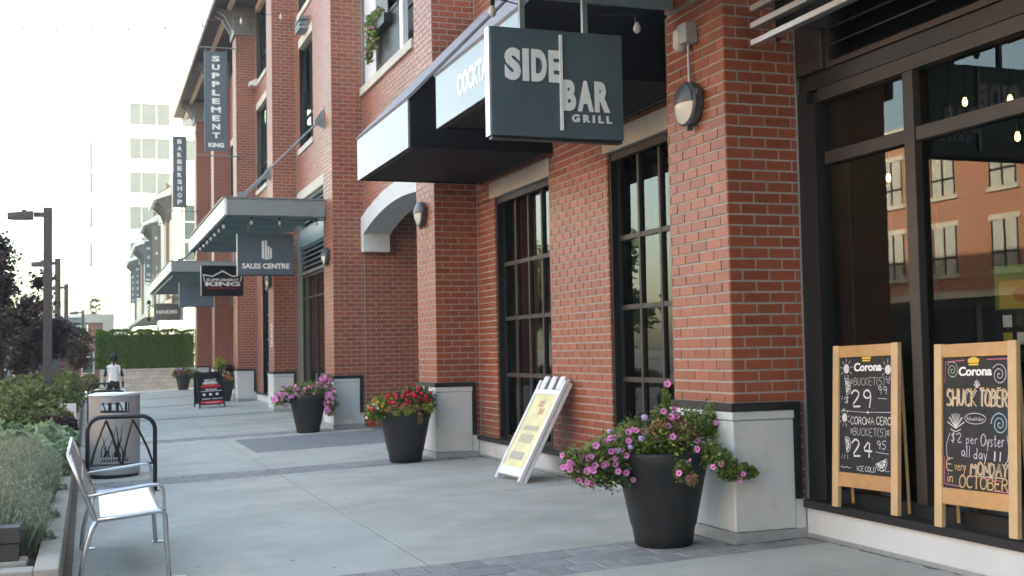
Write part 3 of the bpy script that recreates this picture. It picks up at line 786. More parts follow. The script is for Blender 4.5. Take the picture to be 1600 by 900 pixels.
for ch, a, e in (('S', .10, .217), ('I', .232, .278), ('D', .297, .412), ('E', .428, .515)): stxt(ch, a, .19, e, .49, bold=.055)
for ch, a, e in (('B', .53, .63), ('A', .643, .765), ('R', .775, .893)): stxt(ch, a, .456, e, .745, bold=.055)
stxt('G R I L L', .597, .775, .905, .848, bold=.04)
xa, zb = px_sign(.509, .93); xb, za = px_sign(.529, .04)
b = MB(); b.box(xa, xb, 8.479, 8.499, zb, za); b.build('divider_bar', M['offwhite'], t)

t = hang_sign(26.0, 3.04, 4.23, 3.24, 4.12, 'signblue', 'slate blue SALES CENTRE sign with tower emblem under the canopy')
text('SALES CENTRE', (3.13, 25.998, 3.37), RX, UZ, 1.01, .115, M['white'], t, bold=.035, ext=.006)
b = MB(); y = 25.99
b.prism([(3.55, y, 3.60), (3.60, y, 3.575), (3.60, y, 3.98), (3.55, y, 3.965)], (0, .008, 0)); b.prism([(3.615, y, 3.575), (3.66, y, 3.57), (3.66, y, 3.985), (3.615, y, 3.98)], (0, .008, 0))
b.prism([(3.672, y, 3.57), (3.712, y, 3.575), (3.712, y, 3.84), (3.672, y, 3.87)], (0, .008, 0)); b.prism([(3.725, y, 3.578), (3.765, y, 3.60), (3.765, y, 3.80), (3.725, y, 3.84)], (0, .008, 0))
b.build('emblem', M['white'], t)

t = hang_sign(34.2, 3.0, 4.15, 3.2, 4.04, 'signblack', 'black SUPPLEMENT KING hanging sign with white crown outline', ztop=4.7)
text('SUPPLEMENT', (3.14, 34.198, 3.60), RX, UZ, .88, .075, M['white'], t, bold=.03, ext=.006)
text('KING', (3.10, 34.198, 3.46), RX, UZ, .96, .125, M['white'], t, bold=.05, ext=.006)
text('FUEL YOUR GOALS', (3.17, 34.198, 3.385), RX, UZ, .80, .045, M['red'], t, bold=.02, ext=.006)
b = MB(); y = 34.19
cr = [(3.06, 3.76), (3.30, 3.72), (3.575, 3.86), (3.85, 3.72), (4.09, 3.76), (4.05, 3.60)]
cr2 = [(3.03, 3.80), (3.30, 3.755), (3.575, 3.91), (3.85, 3.755), (4.12, 3.80), (4.08, 3.60)]
for i in range(5):
    b.prism([(cr[i][0], y, cr[i][1]), (cr[i+1][0], y, cr[i+1][1]), (cr2[i+1][0], y, cr2[i+1][1]), (cr2[i][0], y, cr2[i][1])], (0, .008, 0))
b.prism([(3.06, y, 3.76), (3.03, y, 3.80), (3.07, y, 3.6), (3.10, y, 3.6)], (0, .008, 0))
b.build('crown_outline', M['white'], t)
hang_sign(43.0, 3.02, 4.19, 3.25, 4.1, 'signblue', 'blank slate blue hanging sign beyond the black crown sign')
t = hang_sign(56.0, 2.83, 3.91, 3.20, 3.93, 'signgrey', 'olive grey HAIDES hanging sign under the farthest canopy')
text('HAIDES', (2.93, 55.998, 3.46), RX, UZ, .92, .17, M['white'], t, bold=.05, ext=.008)

# vertical banners on arms
def banner(y, x0, x1, z0, z1, m, word, label, xw=XP, sub=None, arms=True, gap=.0):
    t = thing('blade_sign', ((x0+x1)/2, y, z0), label, 'sign')
    b = MB(); b.box(x0, x1, y, y+.05, z0, z1); b.build('panel', M[m], t)
    for z in (z0-.16, z1+.14):
        b = MB(); b.tube([(x0-.25, y+.025, z), (xw, y+.025, z)], .022, 8); b.box(xw-.02, xw+.01, y-.06, y+.11, z-.09, z+.09); a_ = b.build('arm', M['steel'], t)
        for x in (x0+.04, x1-.04):
            b = MB(); za, zb = (z, z0) if z < z0 else (z1, z); b.tube([(x, y+.025, za), (x, y+.025, zb)], .01, 6); b.build('tie', M['steel'], a_)
    n = len(word); top = z1-.10; bot = z0+.10+(.28 if sub else 0); st = (top-bot)/n; lw = (x1-x0)*.34; xm = (x0+x1)/2
    for i, ch in enumerate(word):
        wch = lw*(.32 if ch == 'I' else (1.25 if ch in 'MW' else 1))
        text(ch, (xm-wch/2, y-.001, top-(i+1)*st+st*.16), RX, UZ, wch, min(st*.68, lw*1.15), M['white'], t, bold=.045, ext=.006)
    if sub: text(sub, (xm-(x1-x0)*.34, y-.001, z0+.12), RX, UZ, (x1-x0)*.68, .15, M['white'], t, bold=.045, ext=.006)
    return t
banner(40.4, 3.67, 4.42, 8.33, 11.68, 'signblue', 'SUPPLEMENT', 'tall slate blue blade sign reading SUPPLEMENT KING high on the brick', sub='KING')
banner(56.2, 3.68, 4.29, 8.33, 11.62, 'signblue', 'BARBERSHOP', 'slate blue blade sign reading BARBERSHOP')
banner(77, 3.80, 4.31, 6.69, 9.70, 'signgrey', 'KAI', 'pale olive blade sign reading KAI, left of the cream wall')
banner(92, 4.0, 4.55, 7.05, 10.1, 'signblue', 'MOKU', 'slate blue blade sign reading MOKU BBQ', sub='BBQ')
banner(112, 3.97, 4.53, 6.85, 9.88, 'signblue', 'PIZZA', 'slate blue blade sign reading PIZZA')
banner(126, 4.04, 4.60, 7.0, 10.1, 'signblue', 'FIZZA', 'farthest and leftmost of the slate blue blade signs')

# ------------------------------------------------------------------ wall lamps on the piers
def wall_lamp(y, z, label, conduit=False):
    t = thing('wall_lamp', (XP, y, z), label, 'wall lamp', 'round bulkhead lamps on the piers')
    x = XP-.012; r = .185
    b = MB(); b.lathe(0, y, [(r*.93, x), (r, x-.01), (r, x-.075), (r*.9, x-.09)], 36, 'x', z); b.build('housing', M['lampgrey'], t, False)
    # domed front: upper half hood, lower half lens
    for nm, a0, a1, mm, pr in (('hood', 0, math.pi, 'lampgrey', .012), ('lens', math.pi, 2*math.pi, 'lens', 0)):
        V = []; F = []; na, nr = 18, 5
        for i in range(nr+1):
            rr = r*.9*(1-i/nr); xx = x-.088-pr-.055*math.sin(math.pi/2*i/nr)
            for k in range(na+1):
                a = a0+(a1-a0)*k/na; V.append((xx, y+rr*math.cos(a), z+rr*math.sin(a)))
        for i in range(nr):
            for k in range(na): F.append((i*(na+1)+k, i*(na+1)+k+1, (i+1)*(na+1)+k+1, (i+1)*(na+1)+k))
        b = MB(); b.add(V, F); b.build(nm, M[mm], t, True)
    for a in (0.35, 2.8, 4.7):
        b = MB(); cy, cz = y+(r+.008)*math.cos(a), z+(r+.008)*math.sin(a); b.box(x-.07, x-.02, cy-.02, cy+.02, cz-.025, cz+.025); b.build('lug', M['lampgrey'], t)
    if conduit:
        b = MB(); b.tube([(x-.03, y, z+r-.01), (x-.03, y, z+.52)], .012, 8); b.build('conduit', M['flash'], t)
        b = MB(); b.box(x-.10, x, y-.10, y+.05, z+.50, z+.66); b.build('junction_box', M['flash'], t)
        b = MB(); b.lathe(x-.06, y+.09, [(.03, z+.46), (.06, z+.49), (.06, z+.62), (.03, z+.65)], 14); b.build('sensor', M['bulb'], t, True)
wall_lamp(8.67, 3.50, 'round wall lamp with conduit on the nearest pier, right of the restaurant sign', True)
wall_lamp(17.05, 3.55, 'round wall lamp on the second pier, beside the stone arch')
wall_lamp(24.55, 3.53, 'round wall lamp on the third pier, right of the sales office sign')
wall_lamp(32.8, 3.52, 'farthest round wall lamp, below the sales office sign')
# exhaust hood on the upper wall
t = thing('wall_vent', (XW, 30.6, 10.1), 'small grey wall vent hood under the top windows', 'vent')
for z in (10.22, 10.08, 9.98):
    b = MB(); b.prism([(XW-.012, 30.2, z), (XW-.25, 30.2, z-.05), (XW-.25, 30.2, z-.11), (XW-.012, 30.2, z-.11)], (0, .7, 0)); b.build('hood', M['steel'], t)
t = thing('wall_vent', (XW, 38.5, 10.2), 'white dryer vent hood beside a high window', 'vent')
b = MB(); b.prism([(XW-.012, 39.9, 10.75), (XW-.28, 39.9, 10.62), (XW-.28, 39.9, 10.5), (XW-.012, 39.9, 10.5)], (0, .3, 0)); b.build('hood', M['plastic'], t)
# notices on the fourth pier
t = thing('door_notices', (XP, 32.45, 2.0), 'stack of small white notices on the fourth pier', 'notice')
for k in range(4):
    b = MB(); z = 2.2-k*.16; b.box(XP-.016, XP-.011, 32.5, 32.8, z, z+.145); o = b.build('notice', M['plastic'], t)
    b = MB(); b.box(XP-.0185, XP-.0165, 32.55, 32.75, z+.05, z+.1); b.build('print', M['red'], o)

# ------------------------------------------------------------------ leaf and flower tools
def leaves(mb, n, where, size, flat=.5, up=.3, aspect=1.7):
    for _ in range(n):
        p = Vector(where()); s = size*rnd.uniform(.6, 1.35)
        d = Vector((rnd.gauss(0, 1), rnd.gauss(0, 1), rnd.gauss(up, flat))).normalized()
        q = d.cross(Vector((rnd.gauss(0, 1), rnd.gauss(0, 1), rnd.gauss(0, 1)))).normalized()
        a = d*s*aspect*.5; c = q*s*.5; nrm = a.cross(c).normalized()*s*.12
        mb.add([p-a, p+c*.9+nrm, p+a, p-c*.9+nrm], [(0, 1, 2, 3)])
def flower_mesh(name, r, mp, mc, petals=5, cup=.35):
    b = MB(); V = [(0, 0, 0)]
    for i in range(petals):
        for da, rr in ((-.5, .84), (-.28, .98), (0, 1.02), (.28, .98)):
            a = 2*math.pi*(i+da)/petals; V.append((r*rr*math.cos(a), r*rr*math.sin(a), r*cup*rr*rr))
    n = petals*4
    b.add(V, [(0, 1+k, 1+(k+1) % n) for k in range(n)])
    b.mi = 1; W = [(r*.30*math.cos(2*math.pi*k/8), r*.30*math.sin(2*math.pi*k/8), r*.10) for k in range(8)]
    b.add(W, [tuple(range(8))])
    return b.mesh(name, [M[mp], M[mc]])
def pom_mesh(name, r, mp):          # globe of small florets (geranium, verbena)
    b = MB()
    for _ in range(16):
        d = Vector((rnd.gauss(0, 1), rnd.gauss(0, 1), abs(rnd.gauss(0, 1)))).normalized(); c = d*r*.7
        u = d.orthogonal().normalized()*r*.42; w_ = d.cross(u).normalized()*r*.42
        b.add([c+u, c+w_, c-u, c-w_, c+d*r*.16], [(0, 1, 4), (1, 2, 4), (2, 3, 4), (3, 0, 4)])
    return b.mesh(name, M[mp])
FM = {'petunia': flower_mesh('flower', .026, 'petunia', 'petcore'), 'verbena': pom_mesh('flower', .035, 'verbena'), 'redfl': pom_mesh('flower', .036, 'redfl'),
      'yelfl': flower_mesh('flower', .022, 'yelfl', 'yelfl', 8, .1), 'whtfl': flower_mesh('flower', .022, 'whtfl', 'yelfl'), 'orgfl': flower_mesh('flower', .024, 'orgfl', 'yelfl'), 'redp': flower_mesh('flower', .026, 'redfl', 'petcore')}
def put_flower(kind, p, d, parent, s=1):
    o = bpy.data.objects.new('flower', FM[kind]); COL.objects.link(o); o.parent = parent
    o.location = Vector(p)-parent.location
    o.rotation_euler = Vector(d).to_track_quat('Z', 'Y').to_euler(); o.scale = (s, s, s)
    return o

def planter_pot(cx, cy, label, plan, rtop=.375, h=.73):
    z = G(cx)
    t = thing('flower_pot', (cx, cy, z), label, 'flower pot', 'black flower pots along the facade')
    b = MB(); b.lathe(cx, cy, [(.205, z), (.225, z+.01), (.245, z+.14), (.258, z+.17), (rtop*.93, z+h-.12), (rtop*.97, z+h-.10), (rtop, z+h-.02), (rtop*.99, z+h), (rtop*.9, z+h), (rtop*.86, z+h-.06)], 48); b.build('pot', M['pot'], t, True)
    b = MB(); b.lathe(cx, cy, [(rtop*.88, z+h-.08), (rtop*.86, z+h-.05), (.05, z+h-.03)], 24); b.build('soil', M['soil'], t)
    plan(t, cx, cy, z+h, rtop)
    return t
def mound(mbs, cx, cy, zt, lobes, density, size):
    """lobes: (dx, dy, dz, rx, ry, rz, matkey)"""
    for dx, dy, dz, rx, ry, rz, mk in lobes:
        def w_():
            v = Vector((rnd.gauss(0, 1), rnd.gauss(0, 1), rnd.gauss(0, 1))).normalized()*min(1.35, abs(rnd.gauss(.72, .26)))
            return (cx+dx+v.x*rx, cy+dy+v.y*ry, zt+dz+v.z*rz)
        leaves(mbs.setdefault(mk, MB()), int(density*(rx*ry+ry*rz+rx*rz)+140), w_, size)
def stems(mb, cx, cy, zt, lobes):
    for dx, dy, dz, rx, ry, rz, mk in lobes:
        for _ in range(5):
            e = Vector((cx+dx+rnd.uniform(-.7, .7)*rx, cy+dy+rnd.uniform(-.7, .7)*ry, zt+dz+rnd.uniform(-.6, .7)*rz))
            s = Vector((cx+dx*.25, cy+dy*.25, zt-.05)); m_ = s.lerp(e, .55)+Vector((0, 0, .06))
            mb.tube([s, m_, e], .004, 4, False)
CAMP = Vector((0, 0, 1.5))
def scatter(kind, n, t, cx, cy, zt, lobes, s=1, face=.75, only=None):
    for _ in range(n):
        dx, dy, dz, rx, ry, rz, mk = rnd.choice(only or lobes)
        v = Vector((rnd.gauss(-.35, .8), rnd.gauss(-.75, .7), rnd.gauss(.25, .7))).normalized()
        p = Vector((cx+dx+v.x*rx*1.02, cy+dy+v.y*ry*1.02, zt+dz+v.z*rz*1.02))
        d = (v*.6 + (CAMP-p).normalized()*face + Vector((rnd.gauss(0, .3), rnd.gauss(0, .3), rnd.gauss(0, .3)))).normalized()
        put_flower(kind, p, d, t, s*rnd.uniform(.8, 1.15))
def build_foliage(t, mbs, lobes, cx, cy, zt):
    for mk, mb in mbs.items(): mb.build('foliage', M[mk], t, fix=False)['kind'] = 'stuff'
    sm = MB(); stems(sm, cx, cy, zt, lobes); sm.build('stems', M['leafd'], t, fix=False)['kind'] = 'stuff'
def plan_petunia(t, cx, cy, zt, r):
    lobes = [(-.02, .0, .08, .34, .30, .14, 'leaf'), (-.28, -.02, .06, .22, .22, .13, 'leaf'), (-.50, .0, .0, .19, .18, .13, 'leaf'), (-.62, -.02, -.13, .15, .15, .11, 'leaf'), (-.42, -.05, -.14, .17, .15, .13, 'leafd'),
             (-.12, .05, .17, .15, .15, .11, 'leafd'), (.05, .0, .22, .13, .12, .13, 'leaf'), (.05, 0, .40, .03, .03, .07, 'leaf'), (.28, .0, .18, .19, .18, .13, 'leaf'), (.42, -.06, .20, .08, .08, .15, 'leaf'),
             (.26, -.32, -.02, .12, .11, .11, 'leaf'), (.33, -.45, -.12, .12, .06, .07, 'leaf'), (.46, -.47, -.15, .09, .05, .06, 'leaf'), (-.02, -.37, -.11, .07, .06, .09, 'leaf'), (.05, -.39, -.19, .04, .04, .05, 'dry'),
             (.12, -.12, .14, .12, .12, .10, 'dry'), (-.10, -.15, .17, .08, .08, .08, 'dry'), (-.78, -.03, -.05, .08, .08, .10, 'leaf'), (.31, -.42, -.06, .08, .07, .07, 'leaf'), (.40, -.46, -.14, .08, .05, .06, 'leaf'), (.52, -.47, -.16, .06, .04, .04, 'leaf'), (.36, -.45, -.14, .10, .05, .07, 'leafd'), (-.25, .0, .16, .10, .1, .08, 'leaf')]
    mbs = {}; mound(mbs, cx, cy, zt, lobes, 17000, .021); build_foliage(t, mbs, lobes, cx, cy, zt)
    L1 = lobes[:10]; left = lobes[1:5]+[lobes[17]]; right = lobes[10:13]
    scatter('petunia', 42, t, cx, cy, zt, lobes, only=left); scatter('petunia', 26, t, cx, cy, zt, lobes, only=[lobes[0], lobes[1], lobes[6], lobes[8]]); scatter('petunia', 6, t, cx, cy, zt, lobes, only=right)
    scatter('verbena', 8, t, cx, cy, zt, lobes, only=[lobes[1], lobes[5]]); scatter('petunia', 3, t, cx, cy, zt, lobes, only=[lobes[13]])
    put_flower('petunia', (cx+.05, cy-.03, zt+.52), (-.3, -.9, .2), t, 1.15)
def plan_mixed(t, cx, cy, zt, r):
    lobes = [(0, 0, .10, .36, .34, .14, 'leafd'), (.25, 0, .16, .18, .2, .14, 'leafd'), (-.3, -.05, .08, .2, .2, .12, 'leaf'), (-.45, -.08, -.02, .14, .15, .13, 'leaf'), (-.05, -.28, .02, .3, .12, .07, 'dry'),
             (-.05, -.36, .0, .07, .05, .06, 'leafy'), (.24, -.30, .02, .09, .07, .07, 'leafy'), (-.2, -.33, -.01, .06, .05, .05, 'leafy'), (.1, .05, .2, .2, .2, .1, 'leafd'), (.12, -.37, -.1, .03, .02, .1, 'dry')]
    mbs = {}; mound(mbs, cx, cy, zt, lobes, 9000, .032); build_foliage(t, mbs, lobes, cx, cy, zt)
    scatter('redfl', 46, t, cx, cy, zt, lobes, s=1.1, only=[lobes[0], lobes[1], lobes[8], lobes[0]]); scatter('yelfl', 20, t, cx, cy, zt, lobes, s=1.1, only=[lobes[2]])
    scatter('whtfl', 10, t, cx, cy, zt, lobes, only=[lobes[3]]); scatter('redfl', 4, t, cx, cy, zt, lobes, only=[lobes[3]])
def plan_full(t, cx, cy, zt, r):
    lobes = [(0, 0, .10, .38, .34, .16, 'leaf'), (-.32, -.05, .04, .25, .25, .16, 'leaf'), (-.52, -.05, -.06, .18, .2, .14, 'leaf'), (.32, -.05, .08, .2, .2, .2, 'leaf'), (.42, -.18, -.12, .13, .14, .22, 'leaf'), (.38, 0, .30, .12, .12, .12, 'leaf'), (.40, -.18, -.28, .09, .09, .12, 'leaf')]
    mbs = {}; mound(mbs, cx, cy, zt, lobes, 6500, .034); build_foliage(t, mbs, lobes, cx, cy, zt)
    scatter('petunia', 150, t, cx, cy, zt, lobes, s=1.35); scatter('verbena', 12, t, cx, cy, zt, lobes, only=[lobes[1]])
def plan_tall(t, cx, cy, zt, r):
    lobes = [(0, 0, .1, .35, .35, .16, 'leaf'), (.25, -.1, -.05, .18, .2, .2, 'leaf'), (-.1, 0, .45, .22, .2, .24, 'leafy'), (.15, 0, .4, .2, .2, .12, 'redbush'), (-.15, 0, .6, .12, .12, .15, 'leafy')]
    mbs = {}; mound(mbs, cx, cy, zt, lobes, 4200, .05); build_foliage(t, mbs, lobes, cx, cy, zt)
    for k, n in (('redp', 16), ('orgfl', 8), ('whtfl', 12), ('verbena', 6)): scatter(k, n, t, cx, cy, zt, lobes, s=1.6, only=lobes[:2])
def plan_heath(t, cx, cy, zt, r):
    lobes = [(0, 0, .1, .38, .36, .2, 'bush'), (-.3, -.05, .02, .22, .2, .2, 'bush'), (.3, -.1, -.02, .2, .2, .22, 'leaf')]
    mbs = {}; mound(mbs, cx, cy, zt, lobes, 4200, .05); build_foliage(t, mbs, lobes, cx, cy, zt)
    for k, n in (('redp', 7), ('verbena', 8)): scatter(k, n, t, cx, cy, zt, lobes, s=1.8, only=lobes[:1])
planter_pot(4.25, 8.49, 'nearest black pot of trailing pink petunias by the first pier', plan_petunia)
planter_pot(4.23, 16.46, 'black pot of red and yellow flowers by the second pier', plan_mixed)
planter_pot(4.12, 23.72, 'black pot overflowing with pink petunias by the third pier', plan_full)
planter_pot(4.35, 41.5, 'black pot with tall lime leaves and red flowers behind the black sandwich board', plan_tall)
planter_pot(4.22, 57.7, 'farthest black pot of brownish heather before the hedge wall', plan_heath)
# hanging flower box on the balcony
t = thing('balcony_flowers', (XW-.1, 22.6, 7.9), 'pink flowers trailing from the balcony rail above the arch', 'flowers')
b = MB(); b.box(XW-.12, XW+.05, 21.6, 23.0, 7.72, 7.9); b.build('trough', M['trim'], t)
lobes = [(0, 0, .05, .12, .5, .14, 'leaf'), (-.02, .35, -.25, .09, .18, .3, 'leaf'), (-.02, .48, -.55, .07, .1, .2, 'leaf'), (-.02, -.1, -.3, .06, .08, .3, 'leaf')]
mbs = {}; mound(mbs, XW-.1, 22.4, 7.95, lobes, 3500, .05)
for mk, mb in mbs.items(): tag(mb.build('foliage', M[mk], t, fix=False), kind='stuff')
pinkbig = flower_mesh('flower', .05, 'whtfl', 'petcore'); FM['pinkb'] = flower_mesh('flower', .05, 'petunia', 'petcore')
FM['palepink'] = pom_mesh('flower', .05, 'palepk') if 'palepk' in M else None
M['palepk'] = mat('pale_pink_petals', (.72, .38, .45), .6, island=.2, trans=.2); FM['palepink'] = pom_mesh('flower', .05, 'palepk')
scatter('palepink', 34, t, XW-.1, 22.4, 7.95, lobes, s=.75)

# ------------------------------------------------------------------ chalk stroke lettering
GL = {
'A': [[(0,0),(.45,1),(.9,0)],[(.2,.4),(.72,.4)]], 'B': [[(0,0),(0,1),(.55,.95),(.7,.75),(.5,.55),(0,.52)],[(.5,.55),(.8,.35),(.65,.05),(0,0)]],
'C': [[(.8,.85),(.5,1),(.15,.85),(0,.5),(.15,.12),(.5,0),(.82,.15)]], 'D': [[(0,0),(0,1),(.5,.92),(.8,.5),(.5,.08),(0,0)]], 'E': [[(.7,1),(0,1),(0,0),(.72,0)],[(0,.52),(.55,.52)]],
'H': [[(0,0),(0,1)],[(.75,0),(.75,1)],[(0,.5),(.75,.5)]], 'I': [[(.2,0),(.2,1)]], 'K': [[(0,0),(0,1)],[(.7,1),(0,.45),(.75,0)]], 'L': [[(0,1),(0,0),(.65,0)]],
'M': [[(0,0),(.1,1),(.5,.35),(.9,1),(1,0)]], 'N': [[(0,0),(0,1),(.75,0),(.75,1)]], 'O': [[(.45,1),(.1,.8),(0,.45),(.15,.1),(.5,0),(.8,.15),(.9,.5),(.8,.85),(.45,1)]],
'R': [[(0,0),(0,1),(.6,.92),(.7,.7),(.5,.5),(0,.48)],[(.35,.48),(.8,0)]], 'S': [[(.75,.85),(.45,1),(.1,.85),(.1,.62),(.6,.42),(.75,.2),(.5,0),(.05,.1)]], 'T': [[(0,1),(.85,1)],[(.42,1),(.42,0)]],
'U': [[(0,1),(.02,.25),(.35,0),(.7,.2),(.75,1)]], 'V': [[(0,1),(.4,0),(.8,1)]], 'Y': [[(0,1),(.4,.5),(.8,1)],[(.4,.5),(.35,0)]], 'Q': [],
'2': [[(0,.75),(.25,1),(.6,.9),(.65,.65),(.05,.02),(.8,.05)]], '4': [[(.6,0),(.6,1),(0,.35),(.85,.35)]], '5': [[(.7,1),(.1,1),(.05,.6),(.5,.6),(.7,.3),(.4,0),(0,.1)]],
'9': [[(.65,.7),(.4,.5),(.05,.65),(.1,.95),(.45,1),(.65,.7),(.55,0)]], '$': [[(.7,.8),(.4,.92),(.1,.75),(.6,.4),(.4,.1),(.05,.2)],[(.4,1.1),(.38,-.1)]], '.': [[(.1,0),(.16,.05)]],
'(': [[(.4,1.1),(.1,.8),(.05,.3),(.35,-.1)]], ')': [[(.05,1.1),(.35,.8),(.38,.3),(.1,-.1)]], '!': [[(.15,1),(.12,.3)],[(.12,.08),(.13,.02)]], '-': [[(.1,.5),(.2,.5)]],
'a': [[(.55,.45),(.3,.58),(.05,.3),(.25,0),(.5,.2),(.55,.55),(.6,0)]], 'd': [[(.5,.35),(.25,.5),(.03,.25),(.25,0),(.5,.2)],[(.52,1),(.52,0)]], 'e': [[(.05,.3),(.5,.32),(.35,.58),(.08,.42),(.08,.15),(.3,0),(.55,.1)]],
'i': [[(.12,.55),(.12,0)],[(.12,.76),(.13,.82)]], 'l': [[(.1,1),(.1,0)]], 'n': [[(.05,.55),(.05,0)],[(.05,.35),(.3,.58),(.5,.4),(.5,0)]], 'p': [[(.05,.55),(.05,-.4)],[(.05,.4),(.35,.58),(.52,.3),(.3,0),(.06,.1)]],
'r': [[(.05,.55),(.08,0)],[(.07,.35),(.3,.58),(.42,.5)]], 's': [[(.45,.5),(.2,.58),(.08,.42),(.4,.2),(.3,0),(.03,.05)]], 't': [[(.2,.9),(.2,.1),(.35,0),(.45,.1)],[(.02,.6),(.42,.6)]], 'v': [[(0,.55),(.22,0),(.48,.58)]],
'y': [[(0,.55),(.25,.05)],[(.5,.58),(.15,-.4)]], 'y2': [], 'h': [[(.05,1),(.05,0)],[(.05,.35),(.3,.58),(.5,.4),(.5,0)]], 'u': [[(.03,.55),(.06,.12),(.28,0),(.48,.15),(.5,.55)],[(.5,.3),(.52,0)]], 'c': [[(.45,.48),(.22,.58),(.03,.3),(.22,0),(.48,.1)]], 'k': [[(.05,1),(.05,0)],[(.4,.55),(.06,.25),(.45,0)]], 'o': [[(.25,.58),(.03,.3),(.25,0),(.5,.3),(.25,.58)]], 'b': [[(.05,1),(.05,0),(.35,0),(.5,.28),(.3,.55),(.06,.4)]],
'#': [[(.2,.9),(.1,.1)],[(.5,.9),(.4,.1)],[(.03,.65),(.6,.65)],[(0,.35),(.57,.35)]]}
GW = {'M': 1.0, 'O': .9, 'A': .9, 'I': .4, '.': .3, '(': .45, ')': .45, '!': .32, 'i': .25, 'l': .22, ' ': .4, 'r': .45, '-': .3, 't': .48, 'a': .62, 'd': .6, 'e': .58, 'n': .56, 'p': .56, 's': .5, 'v': .5, 'y': .5, 'h': .55, 'u': .55, 'c': .5, 'k': .5, 'o': .53, 'b': .53, '#': .62}
class Board:
    """surface frame: o lower-left, rv right, uv up, nv towards viewer"""
    def __init__(s, o, rv, uv): s.o = Vector(o); s.r = Vector(rv).normalized(); s.u = Vector(uv).normalized(); s.n = s.r.cross(s.u)
    def P(s, x, y, d=.002): return s.o + s.r*x + s.u*y + s.n*d
    def ribbon(s, mb, pts, w, d=.002):
        n = len(pts)
        if n < 2: return
        Lp = []; Rp = []
        for i, p in enumerate(pts):
            a = pts[max(0, i-1)]; b = pts[min(n-1, i+1)]
            dx, dy = b[0]-a[0], b[1]-a[1]; l = math.hypot(dx, dy) or 1; nx, ny = -dy/l, dx/l
            ww = w*.66*rnd.uniform(.75, 1.2)/2
            Lp.append(s.P(p[0]+nx*ww, p[1]+ny*ww, d)); Rp.append(s.P(p[0]-nx*ww, p[1]-ny*ww, d))
        mb.add(Lp+Rp, [(n+i, n+i+1, i+1, i) for i in range(n-1)])
    def smooth(s, pts):
        if len(pts) < 4: return pts
        q = [pts[0]]
        for i in range(len(pts)-1):
            a, b = pts[i], pts[i+1]; q.append((a[0]*.75+b[0]*.25, a[1]*.75+b[1]*.25)); q.append((a[0]*.25+b[0]*.75, a[1]*.25+b[1]*.75))
        q.append(pts[-1]); return q
    def write(s, mb, txt, x, y, w, h, lw, slant=.05, round_=True, jit=.02):
        tot = sum(GW.get(c, .8)+.17 for c in txt)-.17; k = w/tot; cx = x
        for c in txt:
            jy = rnd.uniform(-jit, jit)*h
            for st in GL.get(c, []):
                pts = [(cx+p[0]*k+p[1]*h*slant, y+jy+p[1]*h) for p in st]
                s.ribbon(mb, s.smooth(pts) if round_ and len(pts) > 3 else pts, lw)
            cx += (GW.get(c, .8)+.17)*k
    def disc(s, mb, x, y, r, n=14, ry=None):
        mb.add([s.P(x+r*math.cos(2*math.pi*k/n), y+(ry or r)*math.sin(2*math.pi*k/n)) for k in range(n)], [tuple(range(n))])
    def spiral(s, mb, x, y, r, turns, lw):
        s.ribbon(mb, [(x+r*k/40*math.cos(2*math.pi*turns*k/40), y+r*k/40*math.sin(2*math.pi*turns*k/40)) for k in range(1, 41)], lw)
    def sun(s, mb, x, y, r):
        s.disc(mb, x, y, r)
        for k in range(9):
            a = 2*math.pi*k/9+.2; s.ribbon(mb, [(x+r*1.35*math.cos(a), y+r*1.35*math.sin(a)), (x+r*2.2*math.cos(a), y+r*2.2*math.sin(a))], .007)
    def lime(s, mb, x, y, r, ang):
        n = 12; ca, sa = math.cos(ang), math.sin(ang)
        def T(px_, py_): return (x+px_*ca-py_*sa, y+px_*sa+py_*ca)
        outer = [T(r*math.cos(math.pi*k/n), r*math.sin(math.pi*k/n)) for k in range(n+1)]
        inner = [T(r*.84*math.cos(math.pi*k/n), r*.84*math.sin(math.pi*k/n)) for k in range(n+1)]
        s.ribbon(mb, outer+[outer[0]], .008)
        for k in range(5):
            a0, a1 = math.pi*(k+.1)/5, math.pi*(k+.9)/5
            mb.add([s.P(*T(r*.1*math.cos((a0+a1)/2), r*.1*math.sin((a0+a1)/2)+.003)), s.P(*T(r*.8*math.cos(a0), r*.8*math.sin(a0))), s.P(*T(r*.8*math.cos(a1), r*.8*math.sin(a1)))], [(0, 1, 2)])

